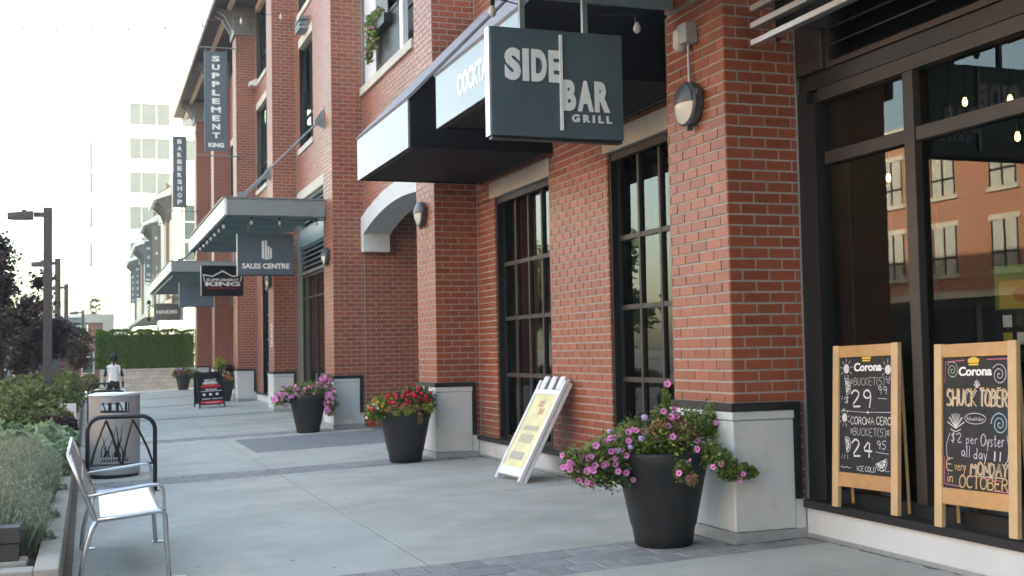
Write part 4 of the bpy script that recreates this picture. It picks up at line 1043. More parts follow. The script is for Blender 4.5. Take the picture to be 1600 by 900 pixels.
def chalkboard(y0, y1, label, art):
    """two-legged A-board standing on the window sill; y0 is the far (left) side"""
    z0, H = .292, 1.20; xb, xt = 5.26, 5.335          # leans back a little towards the glass
    t = thing('chalkboard', (xb, (y0+y1)/2, z0), label, 'chalkboard')
    W_ = y0-y1
    o = Vector((xb, y0, z0)); uv = Vector((xt-xb, .03, H)).normalized(); rv = Vector((0, -1, 0)); rv = (rv - uv*rv.dot(uv)).normalized(); nv = rv.cross(uv)
    pw, th = .074, .035
    def part(nm, x0, x1, v0, v1, mm, d0, d1, par=t):
        b = MB(); b.obox(o+rv*x0+uv*v0+nv*d0, rv*(x1-x0), uv*(v1-v0), nv*(d1-d0)); return b.build(nm, M[mm], par)
    bevel(part('leg', 0, pw, 0, H, 'wood', -th, 0), .004); bevel(part('leg', W_-pw, W_, 0, H, 'wood', -th, 0), .004)
    bevel(part('top_rail', pw, W_-pw, H-.09, H-.004, 'wood2', -th+.003, -.004), .003); bevel(part('bottom_rail', pw, W_-pw, .155, .26, 'wood2', -th+.003, -.004), .003)
    part('slate', pw-.01, W_-pw+.01, .25, H-.085, 'slate', -.028, -.016)
    # back leg frame
    for y in (y0-.06, y1+.06):
        b = MB(); b.tube([(xt+.045, y, z0+H-.08), (xt+.075, y, z0+.02)], .014, 4); b.build('back_leg', M['wood2'], t)
    if W_ < .74:
        b = MB(); b.obox(o+rv*.25+uv*(H)-nv*.03, rv*.36, uv*.015, nv*.02); b.build('clip', M['bulb'], t)
    bw, bh = W_-2*pw, H-.09-.26
    B = Board(o+rv*pw+uv*.26+nv*(-.016), rv, uv)
    art(t, B, bw, bh)
    return t
def finish(t, d):
    for k, mb in d.items():
        if mb.f: tag(mb.build('chalk_drawing', M[k], t, fix=False), kind='stuff')
def corona(t, B, x, y, w, h):
    text('Corona', B.P(x, y, 0), B.r, B.u, w, h, M['white'], t, bold=.03, ext=.002, shear=.05)
    b = MB(); cx, cy, r = x+w*.46, y+h*1.12, w*.19
    b.add([B.P(cx-r*.75, cy), B.P(cx+r*.75, cy), B.P(cx+r*.8, cy+r*.2), B.P(cx-r*.8, cy+r*.2)], [(0, 1, 2, 3)])
    n = 10; b.add([B.P(cx-r*.8, cy+r*.28)]+[B.P(cx+r*(-.95+1.9*k/n), cy+r*(.62+.3*math.sin(math.pi*k/n)+.07*(k % 2))) for k in range(n+1)]+[B.P(cx+r*.8, cy+r*.28)], [tuple(range(n+3))])
    b.add([B.P(cx-r*.1, cy+r*.9), B.P(cx+r*.1, cy+r*.9), B.P(cx+r*.1, cy+r*1.2), B.P(cx-r*.1, cy+r*1.2)], [(0, 1, 2, 3)])
    b.build('crown', M['crown'], t, fix=False)
def art1(t, B, w, h):
    d = {k: MB() for k in ('chalk', 'chalkd')}; c = d['chalk']
    corona(t, B, w*.28, h*.875, w*.52, h*.075)
    B.sun(c, w*.13, h*.90, .035); B.sun(c, w*.92, h*.885, .035); B.sun(c, w*.10, h*.475, .032)
    B.write(d['chalkd'], 'BUCKET(5)', w*.28, h*.755, w*.58, h*.065, .009, 0)
    B.write(c, '29', w*.22, h*.565, w*.42, h*.15, .022); B.write(c, '.', w*.66, h*.56, .01, .02, .02); B.write(c, '$', w*.10, h*.60, w*.09, h*.06, .009); B.write(c, '99', w*.74, h*.68, w*.17, h*.065, .008); B.ribbon(c, [(w*.74, h*.645), (w*.9, h*.642)], .006)
    B.ribbon(c, [(w*.06, h*.535), (w*.5, h*.525), (w*.98, h*.53)], .006); B.disc(c, w*.07, h*.54, .009); B.disc(c, w*.55, h*.525, .010)
    B.write(c, 'CORONA', w*.22, h*.42, w*.45, h*.065, .010, 0); B.write(c, 'CERO', w*.71, h*.425, w*.27, h*.065, .010, 0)
    B.write(d['chalkd'], 'BUCKET(5)', w*.27, h*.325, w*.62, h*.065, .009, 0)
    B.write(c, '24', w*.24, h*.145, w*.38, h*.15, .022); B.write(c, '.', w*.63, h*.14, .01, .02, .02); B.write(c, '95', w*.72, h*.22, w*.17, h*.07, .008); B.ribbon(c, [(w*.70, h*.195), (w*.94, h*.185)], .006)
    B.lime(c, w*.12, h*.745, .062, R(-80)); B.lime(c, w*.13, h*.24, .058, R(-80)); B.lime(c, w*.80, h*.12, .066, R(200))
    B.write(c, 'ICE', w*.34, h*.025, w*.14, h*.042, .008, 0); B.write(c, 'COLD', w*.50, h*.025, w*.20, h*.042, .008, 0)
    for x0 in (.02, .74): B.ribbon(c, [(w*(x0+.026*k), h*(.045+.006*math.sin(k*1.6))) for k in range(9)], .006)
    for s_, yy in ((1, .79), (1, .36)):
        for k in (-1, 0, 1):
            B.ribbon(c, [(w*.215, h*(yy+.02*k)), (w*.255, h*(yy+.012*k))], .006); B.ribbon(c, [(w*.90, h*(yy+.012*k)), (w*.95, h*(yy+.02*k))], .006)
    for a in (0, 1, 2): B.ribbon(c, [(w*(.06+.05*a), h*.66), (w*(.04+.05*a), h*.63)], .006); B.ribbon(c, [(w*(.06+.05*a), h*.155), (w*(.04+.06*a), h*.12)], .006)
    finish(t, d)
def art2(t, B, w, h):
    d = {k: MB() for k in ('chalk', 'chalko', 'chalkl', 'chalkp', 'chalkb', 'chalkg')}; c = d['chalk']
    corona(t, B, w*.25, h*.855, w*.50, h*.07)
    B.spiral(d['chalkg'], w*.15, h*.90, .06, 2.4, .007); B.spiral(d['chalkl'], w*.86, h*.86, .07, 2.4, .008); B.spiral(d['chalkb'], w*.86, h*.50, .075, 2.5, .011)
    p = d['chalkp']; B.ribbon(p, [(w*.03, h*.80), (w*.04, h*.965), (w*.34, h*.975)], .007); B.ribbon(p, [(w*.68, h*.975), (w*.98, h*.975)], .007); B.ribbon(p, [(w*.02, h*.24), (w*.02, h*.03), (w*.28, h*.02)], .007); B.ribbon(p, [(w*.72, h*.015), (w*.99, h*.01)], .007)
    B.write(c, 'SHUCK', w*.065, h*.625, w*.46, h*.12, .010); B.write(c, 'TOBER', w*.575, h*.625, w*.40, h*.12, .010)
    B.write(d['chalko'], 'SHUCK', w*.05, h*.63, w*.46, h*.13, .018); B.write(d['chalko'], 'TOBER', w*.56, h*.63, w*.40, h*.13, .018)
    for k in range(7):
        a = R(25+130*k/6); B.ribbon(c, [(w*.20, h*.455), (w*.20+.085*math.cos(a+.08), h*.455+.10*math.sin(a)), (w*.20+.085*math.cos(a-.12), h*.455+.10*math.sin(a)), (w*.20, h*.455)], .007)
    B.ribbon(c, [(w*.12, h*.45), (w*.20, h*.43), (w*.28, h*.45)], .008)
    for k in range(5):
        a = R(30+120*k/4); B.ribbon(c, [(w*.53, h*.765), (w*.53+.034*math.cos(a), h*.765+.05*math.sin(a))], .010)
    B.ribbon(c, [(w*(.50+.16*math.cos(a/20*6.283)), h*(.535+.04*math.sin(a/20*6.283))) for a in range(21)], .006); B.write(c, '#shucktober', w*.37, h*.52, w*.26, h*.03, .004, 0)
    l = d['chalkl']; B.write(l, '$2', w*.12, h*.35, w*.17, h*.075, .009); B.write(l, 'per', w*.36, h*.345, w*.17, h*.075, .008); B.write(l, 'Oyster', w*.58, h*.335, w*.34, h*.09, .009)
    B.write(l, 'all', w*.28, h*.245, w*.14, h*.085, .009); B.write(l, 'day', w*.47, h*.235, w*.20, h*.085, .009); B.write(l, '!!', w*.76, h*.20, w*.13, h*.10, .016)
    B.ribbon(c, [(w*.11, h*.42), (w*.05, h*.33), (w*.06, h*.24), (w*.10, h*.215)], .007); B.ribbon(c, [(w*.96, h*.42), (w*.99, h*.33), (w*.97, h*.24), (w*.92, h*.20)], .007)
    o_ = d['chalko']; B.write(o_, 'E', w*.05, h*.135, w*.11, h*.095, .012); B.write(o_, 'very', w*.18, h*.14, w*.17, h*.075, .010); B.write(o_, 'MONDAY', w*.42, h*.12, w*.54, h*.095, .015)
    B.write(c, 'MONDAY', w*.435, h*.115, w*.54, h*.095, .006)
    B.write(o_, 'in', w*.06, h*.045, w*.09, h*.08, .012); B.write(o_, 'OCTOBER', w*.25, h*.015, w*.72, h*.095, .015)
    B.ribbon(c, [(w*(.55+.04*k), h*(.108+.004*(k % 2))) for k in range(10)], .006); B.ribbon(p, [(w*.56, h*.098), (w*.9, h*.088)], .005)
    finish(t, d)
chalkboard(7.70, 6.93, 'pine framed chalkboard offering buckets at 29.99, left of the two', art1)
chalkboard(6.55, 5.80, 'pine framed chalkboard reading SHUCKTOBER, rightmost on the sill', art2)
# burger poster and stickers on the glass
t = thing('window_poster', (XW+.085, 6.0, 1.6), 'green and orange food poster with stickers on the restaurant glass', 'poster')
XG = XW+.099
def gl(nm, y0, y1, z0, z1, mm, dx=0):
    b = MB(); b.box(XG-dx-.002, XG-dx, y0, y1, z0, z1); return b.build(nm, M[mm], t)
gl('sheet', 5.62, 6.14, 1.70, 1.98, 'poster1'); gl('picture', 5.64, 6.10, 1.71, 1.88, 'poster3', .003)
b = MB(); b.add([(XG-.006, 5.88+.10*math.cos(a/16*6.283), 1.79+.05*math.sin(a/16*6.283)) for a in range(16)], [tuple(range(16))]); b.build('burger', M['poster2'], t, fix=False)
for k in range(4):
    for j in range(3):
        b = MB(); y, z = 6.08-k*.12, 1.62-j*.11; b.box(XG-.002, XG, y-.08, y, z-.03, z+.045); b.build('sticker', M[('white', 'leafd', 'red', 'poster3')[(k+j*3) % 4] if (k+j) % 3 else 'white'], t)

# ------------------------------------------------------------------ white sandwich board leaning on the wall
t = thing('sandwich_board', (4.62, 13.2, G(4.6)), 'white plastic sandwich board with faded yellow poster leaning on the wall', 'sandwich board')
o = Vector((4.60, 13.66, G(4.6)+.02)); uv = Vector((.66, .03, 1.21)); LEN = uv.length; uv.normalize(); rv = Vector((.02, -1, 0)); rv = (rv-uv*rv.dot(uv)).normalized(); nv = rv.cross(uv); BW = .80
def sb(nm, x0, x1, v0, v1, d0, d1, mm, par=t, bev=.006):
    b = MB(); b.obox(o+rv*x0+uv*v0+nv*d0, rv*(x1-x0), uv*(v1-v0), nv*(d1-d0)); r_ = b.build(nm, M[mm], par)
    if bev: bevel(r_, bev)
    return r_
for dd, nm in ((0, 'front_leaf'), (-.055, 'back_leaf')):
    lf = sb(nm, .0, .06, 0, LEN-.08, dd-.045, dd, 'plastic')
    sb('stile', BW-.06, BW, 0, LEN-.08, dd-.045, dd, 'plastic', lf); sb('bottom_rail', .06, BW-.06, .06, .17, dd-.04, dd-.004, 'plastic', lf); sb('top_rail', .06, BW-.06, LEN-.27, LEN-.20, dd-.04, dd-.004, 'plastic', lf)
    sb('panel', .06, BW-.06, .17, LEN-.27, dd-.03, dd-.014, 'yellow' if dd == 0 else 'plastic', lf, 0)
    for x in (.09, .33, .57): sb('grip_bar', x, x+.14, LEN-.20, LEN-.02, dd-.04, dd-.004, 'plastic', lf, .02)
    if dd == 0:
        F_ = lf
P_ = o+nv*(-.0135)
def yt(body, x, v, w_, h_, mm): text(body, P_+rv*x+uv*v, rv, uv, w_, h_, M[mm], F_, bold=.02, ext=.001)
yt('SIDE', .30, .95, .16, .075, 'palered'); yt('BAR', .40, .85, .15, .085, 'palered')
for k in range(11): b = MB(); b.obox(P_+rv*(.18+.042*k)+uv*.64, rv*.028, uv*.06, nv*.001); b.build('faded_print', M['palegrey'], F_)
for k in range(6): b = MB(); b.obox(P_+rv*(.20+.068*k)+uv*.48, rv*.045, uv*.11, nv*.001); b.build('faded_print', M['palegrey'], F_)
b = MB(); b.obox(P_+rv*.20+uv*.26, rv*.36, uv*.10, nv*.001); b.build('poster_arrow', M['palegrey'], F_)
b = MB(); b.prism([P_+rv*.20+uv*.22, P_+rv*.12+uv*.31, P_+rv*.20+uv*.40], nv*.001); b.build('poster_arrow', M['palegrey'], F_)

# ------------------------------------------------------------------ black sandwich board further along
t = thing('poster_board', (3.57, 37.3, G(3.5)), 'black sandwich board with red and white poster beside the tall leafed pot', 'sandwich board')
zb = G(3.5)
def face(y0, y1, xl, xr, nm):
    o = Vector((xl, y0, zb)); uv = Vector((-.06, y1-y0, 1.2)); L2 = uv.length; uv.normalize(); rv = Vector((xr-xl, .15, 0.03)).normalized(); nv = rv.cross(uv); W2 = .80
    def q(n2, x0, x1, v0, v1, d0, d1, mm, par):
        b = MB(); b.obox(o+rv*x0+uv*v0+nv*d0, rv*(x1-x0), uv*(v1-v0), nv*(d1-d0)); return b.build(n2, M[mm], par)
    f = q(nm, .04, W2-.04, .10, 1.12, -.02, 0, 'signblack', t)
    q('stile', 0, .04, 0, L2, -.025, .005, 'black', f); q('stile', W2-.04, W2, 0, L2, -.025, .005, 'black', f); q('top_rail', .04, W2-.04, 1.12, 1.16, -.02, .004, 'black', f)
    return f, o, rv, uv, nv, q
face(38.3, 37.75, 3.12, 3.9, 'back_face')
f, o, rv, uv, nv, q = face(37.05, 37.6, 3.17, 3.96, 'front_face')
q('red_band', .06, .74, .13, .22, .001, .003, 'red', f)
def bt(body, x, v, w_, h_, mm): text(body, o+rv*x+uv*v+nv*.001, rv, uv, w_, h_, M[mm], f, bold=.02, ext=.002)
bt("WE'VE GOT", .22, .87, .38, .07, 'white')
for x, v, n_, h_ in ((.18, .79, 9, .05), (.24, .58, 8, .035), (.10, .53, 14, .025), (.11, .275, 6, .03), (.42, .275, 7, .025), (.22, .16, 9, .02)):
    for k in range(n_): q('small_print', x+k*.045, x+k*.045+rnd.uniform(.025, .038), v, v+h_, .0032, .0042, 'offwhite', f)
b = MB()
for k in range(9):
    x = .10+.065*k; hh = .10+.06*rnd.random(); b.add([o+rv*x+uv*.66+nv*.0022, o+rv*(x+.08)+uv*.66+nv*.0022, o+rv*(x+.05)+uv*(.66+hh)+nv*.0022, o+rv*(x+.02)+uv*(.66+hh*.8)+nv*.0022], [(0, 1, 2, 3)])
b.build('red_splash', M['red'], f, fix=False)
b = MB(); b.add([o+rv*(.40+.24*math.cos(a/14*6.283))+uv*(.80+.085*math.sin(a/14*6.283)*(1+.25*math.sin(a*3)))+nv*.0012 for a in range(14)], [tuple(range(14))]); b.build('pale_splash', M['palegrey'], f, fix=False)
for k in range(3): q('pictogram', .14+.2*k, .22+.2*k, .40, .47, .001, .003, 'offwhite', f)
b = MB(); top = o+uv*1.2
b.obox(top+Vector((-.03, -.05, -.02)), Vector((.22, .1, -.06)), Vector((-.05, .14, .02)), Vector((0, 0, .07))); b.tube([top+Vector((.1, .05, 0)), top+Vector((.12, .08, -.12))], .015, 6); b.build('clip_lamp', M['lampgrey'], t)

# ------------------------------------------------------------------ bench
Y0, Y1 = 9.38, 11.25
t = thing('bench', (.25, 10.3, G(.25)), 'silver metal bench with arm rests in the left foreground, facing the building', 'bench')
for y in (Y0, Y1):
    b = MB(); b.tube([(-.13, y, .80), (-.04, y, .56), (.05, y, .325), (.075, y, .31), (.12, y, .312)], .019, 8); b.build('back_post', M['silver'], t, True)
    b = MB(); b.tube([(.06, y, .31), (.30, y, .33), (.50, y, .352), (.535, y, .345), (.55, y, .315), (.562, y, .1), (.575, y, G(.575)+.012)], .019, 8); o = b.build('front_leg', M['silver'], t, True)
    b = MB(); b.box(.545, .70, y-.03, y+.03, G(.6)-.004, G(.6)+.012); b.build('foot_plate', M['silver'], o)
    b = MB(); b.tube([(.065, y, .305), (.03, y, .24), (-.005, y, .13), (-.035, y, 0), (-.05, y, G(-.05)+.012)], .019, 8); o = b.build('rear_leg', M['silver'], t, True)
    b = MB(); b.box(-.07, .06, y-.03, y+.03, G(0)-.006, G(0)+.010); b.build('foot_plate', M['silver'], o)
    yy = y
    b = MB(); b.tube([(-.02, yy, .485), (.20, yy, .515), (.45, yy, .548), (.505, yy, .548), (.53, yy, .525), (.54, yy, .47), (.543, yy, .35)], .013, 8); b.build('arm_rest', M['silver'], t, True)
def sheet(nm, prof, th):
    b = MB(); n = len(prof)
    V = [(x, Y0+.02, z) for x, z in prof]+[(x, Y1-.02, z) for x, z in prof]+[(x, Y0+.02, z-th) for x, z in prof]+[(x, Y1-.02, z-th) for x, z in prof]
    F = []
    for i in range(n-1): F += [(i, i+1, n+i+1, n+i), (2*n+i, 3*n+i, 3*n+i+1, 2*n+i+1), (i, 2*n+i, 2*n+i+1, i+1), (n+i, n+i+1, 3*n+i+1, 3*n+i)]
    F += [(0, n, 3*n, 2*n), (n-1, 3*n-1, 4*n-1, 2*n-1)]
    b.add(V, F); return b.build(nm, M['silver'], t)
sheet('seat', [(.09, .322), (.20, .328), (.35, .341), (.50, .358), (.525, .352), (.538, .33)], .008)
# perforated back: frame and vertical slats
b = MB(); 
def bk(s): return (-.13+.17*s, .80-.45*s)
b.tube([(-.13, Y0, .80), (-.13, Y1, .80)], .017, 8); b.build('back_top_rail', M['silver'], t, True)
x, z = bk(.52); b = MB(); b.tube([(x, Y0, z), (x, Y1, z)], .010, 8); b.build('back_mid_rail', M['silver'], t, True)
x, z = bk(.96); b = MB(); b.tube([(x, Y0, z), (x, Y1, z)], .012, 8); b.build('back_low_rail', M['silver'], t, True)
N_ = 46
for k in range(N_):
    y = Y0+.03+(Y1-Y0-.06)*k/(N_-1)
    b = MB(); x0, z0 = bk(.02); x1, z1 = bk(.95); b.obox((x0, y-.0145, z0), (0, .029, 0), (x1-x0, 0, z1-z0), (.004, 0, .0016)); b.build('back_slat', M['silver'], t)

# ------------------------------------------------------------------ litter bin
cx, cy, r = .36, 17.83, .345; zb = G(cx); ztop = 1.0
t = thing('litter_bin', (cx, cy, zb), 'round grey metal litter bin with grass cut-outs behind the bench', 'litter bin')
b = MB(); n = 64; zs = [zb+.05, .745, .885, ztop-.02]
def hole(k): 
    a = 2*math.pi*(k+.5)/n; d = (a - 1.5*math.pi); return abs(d) < .56 or abs(a-.5*math.pi) < .56
V = []; F = []
for z in zs:
    for rr in (r, r-.006):
        for k in range(n): V.append((cx+rr*math.cos(2*math.pi*k/n), cy+rr*math.sin(2*math.pi*k/n), z))
def vi(i, s, k): return (i*2+s)*n+(k % n)
for i in range(3):
    for k in range(n):
        if i == 1 and hole(k): continue
        F.append((vi(i, 0, k), vi(i, 0, k+1), vi(i+1, 0, k+1), vi(i+1, 0, k))); F.append((vi(i, 1, k), vi(i+1, 1, k), vi(i+1, 1, k+1), vi(i, 1, k+1)))
b.add(V, F); b.build('shell', M['binmetal'], t, True, fix=False)
b = MB(); b.lathe(cx, cy, [(r+.006, ztop-.03), (r+.008, ztop-.018), (r, ztop-.005), (r*.8, ztop+.012), (.02, ztop+.02)], 64); b.build('lid', M['silver'], t, True)
b = MB(); b.lathe(cx, cy, [(r-.02, zb), (r-.015, zb+.052)], 48); b.build('plinth', M['trim'], t)
b = MB(); b.lathe(cx, cy, [(r-.05, zb+.06), (r-.05, .70)], 40); b.build('liner', M['dark'], t)
for da in (-.56, .56):
    pass
def blade(a0, z0, a1, z1, bend, w0):
    b = MB(); V = []; m_ = 8
    for k in range(m_+1):
        u = k/m_; a = a0+(a1-a0)*u+bend*math.sin(math.pi*u); z = z0+(z1-z0)*u; w = w0*(1-u)**.7+.002
        for s in (-1, 1):
            aa = a+s*w/r; V.append((cx+(r+.0015)*math.cos(aa), cy+(r+.0015)*math.sin(aa), z))
    b.add(V, [(2*k, 2*k+1, 2*k+3, 2*k+2) for k in range(m_)]); b.build('grass_cutout', M['dark'], t, fix=False)
S = 1.5*math.pi
for a0, a1, z1, bd, w in ((-.55, -.25, .42, -.1, .008), (-.45, -.50, .30, .1, .009), (-.40, .05, .55, .05, .007), (-.30, -.62, .50, .05, .007), (-.2, -.1, .34, -.1, .011), (-.1, .28, .58, .1, .007), (0, -.15, .36, .1, .012), (.05, .02, .60, .08, .009), (.16, .30, .40, -.08, .011), (.25, -.12, .52, -.06, .007), (.32, .12, .35, .05, .010), (.40, .55, .42, -.05, .008)):
    blade(S+a0, .13, S+a1, z1, bd, w)
for k in range(11): blade(S-.5+k*.1, .07, S-.49+k*.1, .115, 0, .011)

# ------------------------------------------------------------------ bike racks
def rack(x0, y, label):
    z0 = G(x0+.4); H = .78-G(.4); w = .79
    t = thing('bike_rack', (x0+.4, y, z0), label, 'bike rack', 'black bike racks along the planter')
    rr = .17; pts = [(x0, y, z0), (x0, y, z0+H-rr)]
    for k in range(1, 7): a = math.pi-math.pi/2*k/6; pts.append((x0+rr+rr*math.cos(a), y, z0+H-rr+rr*math.sin(a)))
    for k in range(0, 7): a = math.pi/2-math.pi/2*k/6; pts.append((x0+w-rr+rr*math.cos(a), y, z0+H-rr+rr*math.sin(a)))
    pts += [(x0+w, y, z0)]
    b = MB(); b.tube(pts, .027, 10); b.build('hoop', M['black'], t, True)
    zz = z0+.36
    for xs in ((.04, .215, .385), (.405, .525, .765)):
        P2 = []
        for k in range(13):
            u = k/12
            if u < .5: x = xs[0]+(xs[1]-xs[0])*math.sin(math.pi*u)
            else: x = xs[2]+(xs[1]-xs[2])*math.sin(math.pi*u)
            P2.append((x0+x, y, zz+(H-.40)*math.sin(math.pi*u)**.8))
        b = MB(); b.tube(P2, .014, 8); b.build('wave_bar', M['black'], t, True)
    b = MB(); b.tube([(x0, y, zz), (x0+w, y, zz)], .014, 8); b.build('cross_bar', M['black'], t)
    for x in (x0, x0+w):
        b = MB(); b.lathe(x, y, [(.06, G(x)-.004), (.06, G(x)+.008), (.035, G(x)+.012)], 16); b.build('flange', M['black'], t)
rack(0, 15.5, 'nearest black hoop bike rack, in front of the litter bin')
rack(.02, 28.0, 'black bike rack just behind the litter bin')
rack(.02, 36.0, 'farthest black bike rack, beside the walking person')

# ------------------------------------------------------------------ raised planting beds
def bed(y0, y1, label):
    t = thing('planting_bed', (-1.1, (y0+y1)/2, G(-1)), label, 'planter', 'raised concrete planting beds')
    h = .10
    b = MB(); b.box(-.34, -.18, y0, y1, G(-.3)-.06, h); bevel(b.build('kerb', M['kerb'], t), .012)
    b = MB(); b.box(-2.15, -.342, y0, y0+.2, G(-1.5)-.1, h-.004); bevel(b.build('front_kerb', M['kerb'], t), .012)
    b = MB(); b.box(-2.15, -.342, y1-.2, y1, G(-1.5)-.1, h-.004); b.build('rear_kerb', M['kerb'], t)
    b = MB(); b.box(-2.19, -2.0, y0, y1, G(-2)-.1, h-.008); b.build('street_kerb', M['kerb'], t)
    b = MB(); b.box(-2.0, -.341, y0+.2, y1-.2, -.2, h-.06); b.build('soil', M['soil'], t)
bed(8.65, 23.4, 'nearest raised bed of lavender behind the bench')
bed(24.6, 54.5, 'long raised bed of shrubs around the lamp posts')
t = thing('panel_sign', (-.4, 24.1, -.1), 'low white panel sign with red letters beside the shrubs', 'sign')
b = MB(); b.box(-.95, -.2, 24.10, 24.14, -.05, .66); b.build('panel', M['plastic'], t)
b = MB(); b.box(-.95, -.92, 24.14, 24.17, -.2, .6); b.build('stake', M['steel'], t); b = MB(); b.box(-.23, -.2, 24.14, 24.17, -.2, .6); b.build('stake', M['steel'], t)
text('E IN', (-.58, 24.098, .40), RX, UZ, .34, .11, M['red'], t, bold=.02, ext=.003)
t = thing('bollard_light', (-.54, 9.3, .05), 'dark square bollard light at the near corner of the bed', 'bollard')
b = MB(); b.box(-.64, -.46, 9.21, 9.39, .08, .20); b.build('post', M['polebr'], t); b = MB(); b.box(-.65, -.45, 9.2, 9.4, .205, .32); bevel(b.build('head', M['polebr'], t), .006)
b = MB(); b.box(-.66, -.40, 9.19, 9.45, .02, .079); bevel(b.build('footing', M['kerb'], t), .02)

# plants ----------------------------------------------------------
def lavender(cx, cy, rx, ry, h, n, label):
    t = thing('lavender', (cx, cy, .04), label, 'lavender', 'lavender clumps in the near bed')
    b = MB()
    for _ in range(n):
        a = rnd.uniform(0, 6.283); q = math.sqrt(rnd.random()); x0, y0 = cx+rx*.8*q*math.cos(a), cy+ry*.8*q*math.sin(a)
        e = Vector((cx+rx*q*math.cos(a)+rnd.gauss(0, .03), cy+ry*q*math.sin(a)+rnd.gauss(0, .03), .04+h*(1-.45*q*q)*rnd.uniform(.72, 1.05)))
        s = Vector((x0, y0, .04)); m_ = s.lerp(e, .5)+Vector((0, 0, .05)); w = .0045
        d = Vector((rnd.gauss(0, 1), rnd.gauss(0, 1), 0)).normalized()*w*.6
        b.add([s-d, s+d, m_+d, e, m_-d], [(0, 1, 2, 3, 4)])
        # side leaves up the stem
        for k in range(8):
            u = rnd.uniform(.35, 1.02); p = (s.lerp(m_, u*2) if u < .5 else m_.lerp(e, u*2-1)); l = Vector((rnd.gauss(0, .5), rnd.gauss(0, .5), rnd.uniform(.3, 1))).normalized()*rnd.uniform(.022, .045)
            c = Vector((rnd.gauss(0, 1), rnd.gauss(0, 1), 0)).normalized()*.0045
            b.add([p-c, p+c, p+l], [(0, 1, 2)])
    tag(b.build('stems', M['lav'], t, fix=False), kind='stuff')
k = 0
for yy in (9.95, 10.55, 11.2, 11.9, 12.8, 13.7, 14.6):
    for xx in (-.72, -1.4):
        k += 1
        lavender(xx+rnd.uniform(-.05, .05), yy+rnd.uniform(-.1, .1), .46, .55, .60+rnd.uniform(-.05, .06) - (.08 if yy < 10 else 0), 1700 if xx > -1 else 800, 'soft grey green lavender clump in the bed behind the bench')
def shrub(name, cx, cy, rx, ry, h, n, size, mk, label, z0=.04, aspect=1.7, mk2=None, up=.5):
    t = thing(name, (cx, cy, z0), label, 'shrub', None)
    def w_():
        v = Vector((rnd.gauss(0, 1), rnd.gauss(0, 1), rnd.gauss(0, 1))).normalized(); v *= rnd.uniform(.45, 1)**.5*(1+.10*math.sin(7*v.x+cx*9)+.10*math.sin(9*v.y+cy))
        return (cx+rx*v.x, cy+ry*v.y, z0+h*.5+h*.5*v.z)
    b = MB(); leaves(b, n, w_, size, up=up, aspect=aspect); tag(b.build('foliage', M[mk], t, fix=False), kind='stuff')
    if mk2: b = MB(); leaves(b, n//4, w_, size, up=up, aspect=aspect); tag(b.build('foliage', M[mk2], t, fix=False), kind='stuff')
    b = MB()
    for _ in range(7): b.tube([(cx, cy, z0), (cx+rnd.uniform(-.3, .3)*rx, cy+rnd.uniform(-.3, .3)*ry, z0+h*.4), (cx+rnd.uniform(-.7, .7)*rx, cy+rnd.uniform(-.7, .7)*ry, z0+h*.8)], [.012, .008, .004], 5)
    b.build('branches', M['bark'], t)
    return t
for i, (x, y, h) in enumerate(((-.62, 15.6, .46), (-1.25, 15.9, .5), (-.75, 16.7, .55), (-1.4, 17.2, .6), (-.70, 17.9, .52), (-1.3, 18.6, .62), (-.65, 19.1, .5))):
    shrub('sage_plant', x, y, .48, .55, h, 1100, .085, 'sage', ['pale green sage clump at the bed edge right behind the lavender', 'grey green sage clump left of the bed edge'][i % 2] if False else 'pale grey green sage clump between lavender and shrubs', aspect=2.0)['group'] = 'sage clumps in the near bed'
shrub('maroon_shrub', -.52, 20.9, .36, .5, .55, 1300, .06, 'redbush', 'small maroon leaved shrub beside the white panel sign')
shrub('yellow_shrub', -.62, 20.0, .4, .4, .45, 800, .06, 'leafy', 'yellow green low shrub at the foot of the nearest lamp post')
for i, (x, y, h) in enumerate(((-1.35, 20.8, .72), (-1.5, 22.3, .85), (-.85, 22.4, .75), (-1.5, 25.8, .95), (-.85, 26.6, .98), (-1.5, 28.2, 1.05), (-.8, 29.6, 1.0), (-1.4, 31.0, 1.05), (-.75, 32.4, .98), (-1.5, 34, 1.1), (-.8, 35.5, .95), (-1.3, 38, 1.0), (-.8, 41, 1.0), (-1.3, 45, 1.1), (-.8, 49, 1.0), (-.9, 52.5, 1.05))):
    shrub('olive_shrub', x, y, .68, .95, h, 2400 if y < 34 else 1100, .062 if y < 34 else .09, 'bush', 'olive green rounded shrub in the row around the lamp posts', mk2='leafd')['group'] = 'olive shrubs around the lamp posts'
# small plants creeping over the kerb
for i, (x, y) in enumerate(((-.33, 11.4), (-.34, 10.1), (-.30, 13.8))):
    shrub('kerb_weed', x, y, .11, .12, .10, 130, .035, 'lav', ('trailing weed on the kerb beside the bench back', 'small weed on the kerb near the bollard light', 'tuft spilling over the kerb behind the bench')[i], z0=.06)

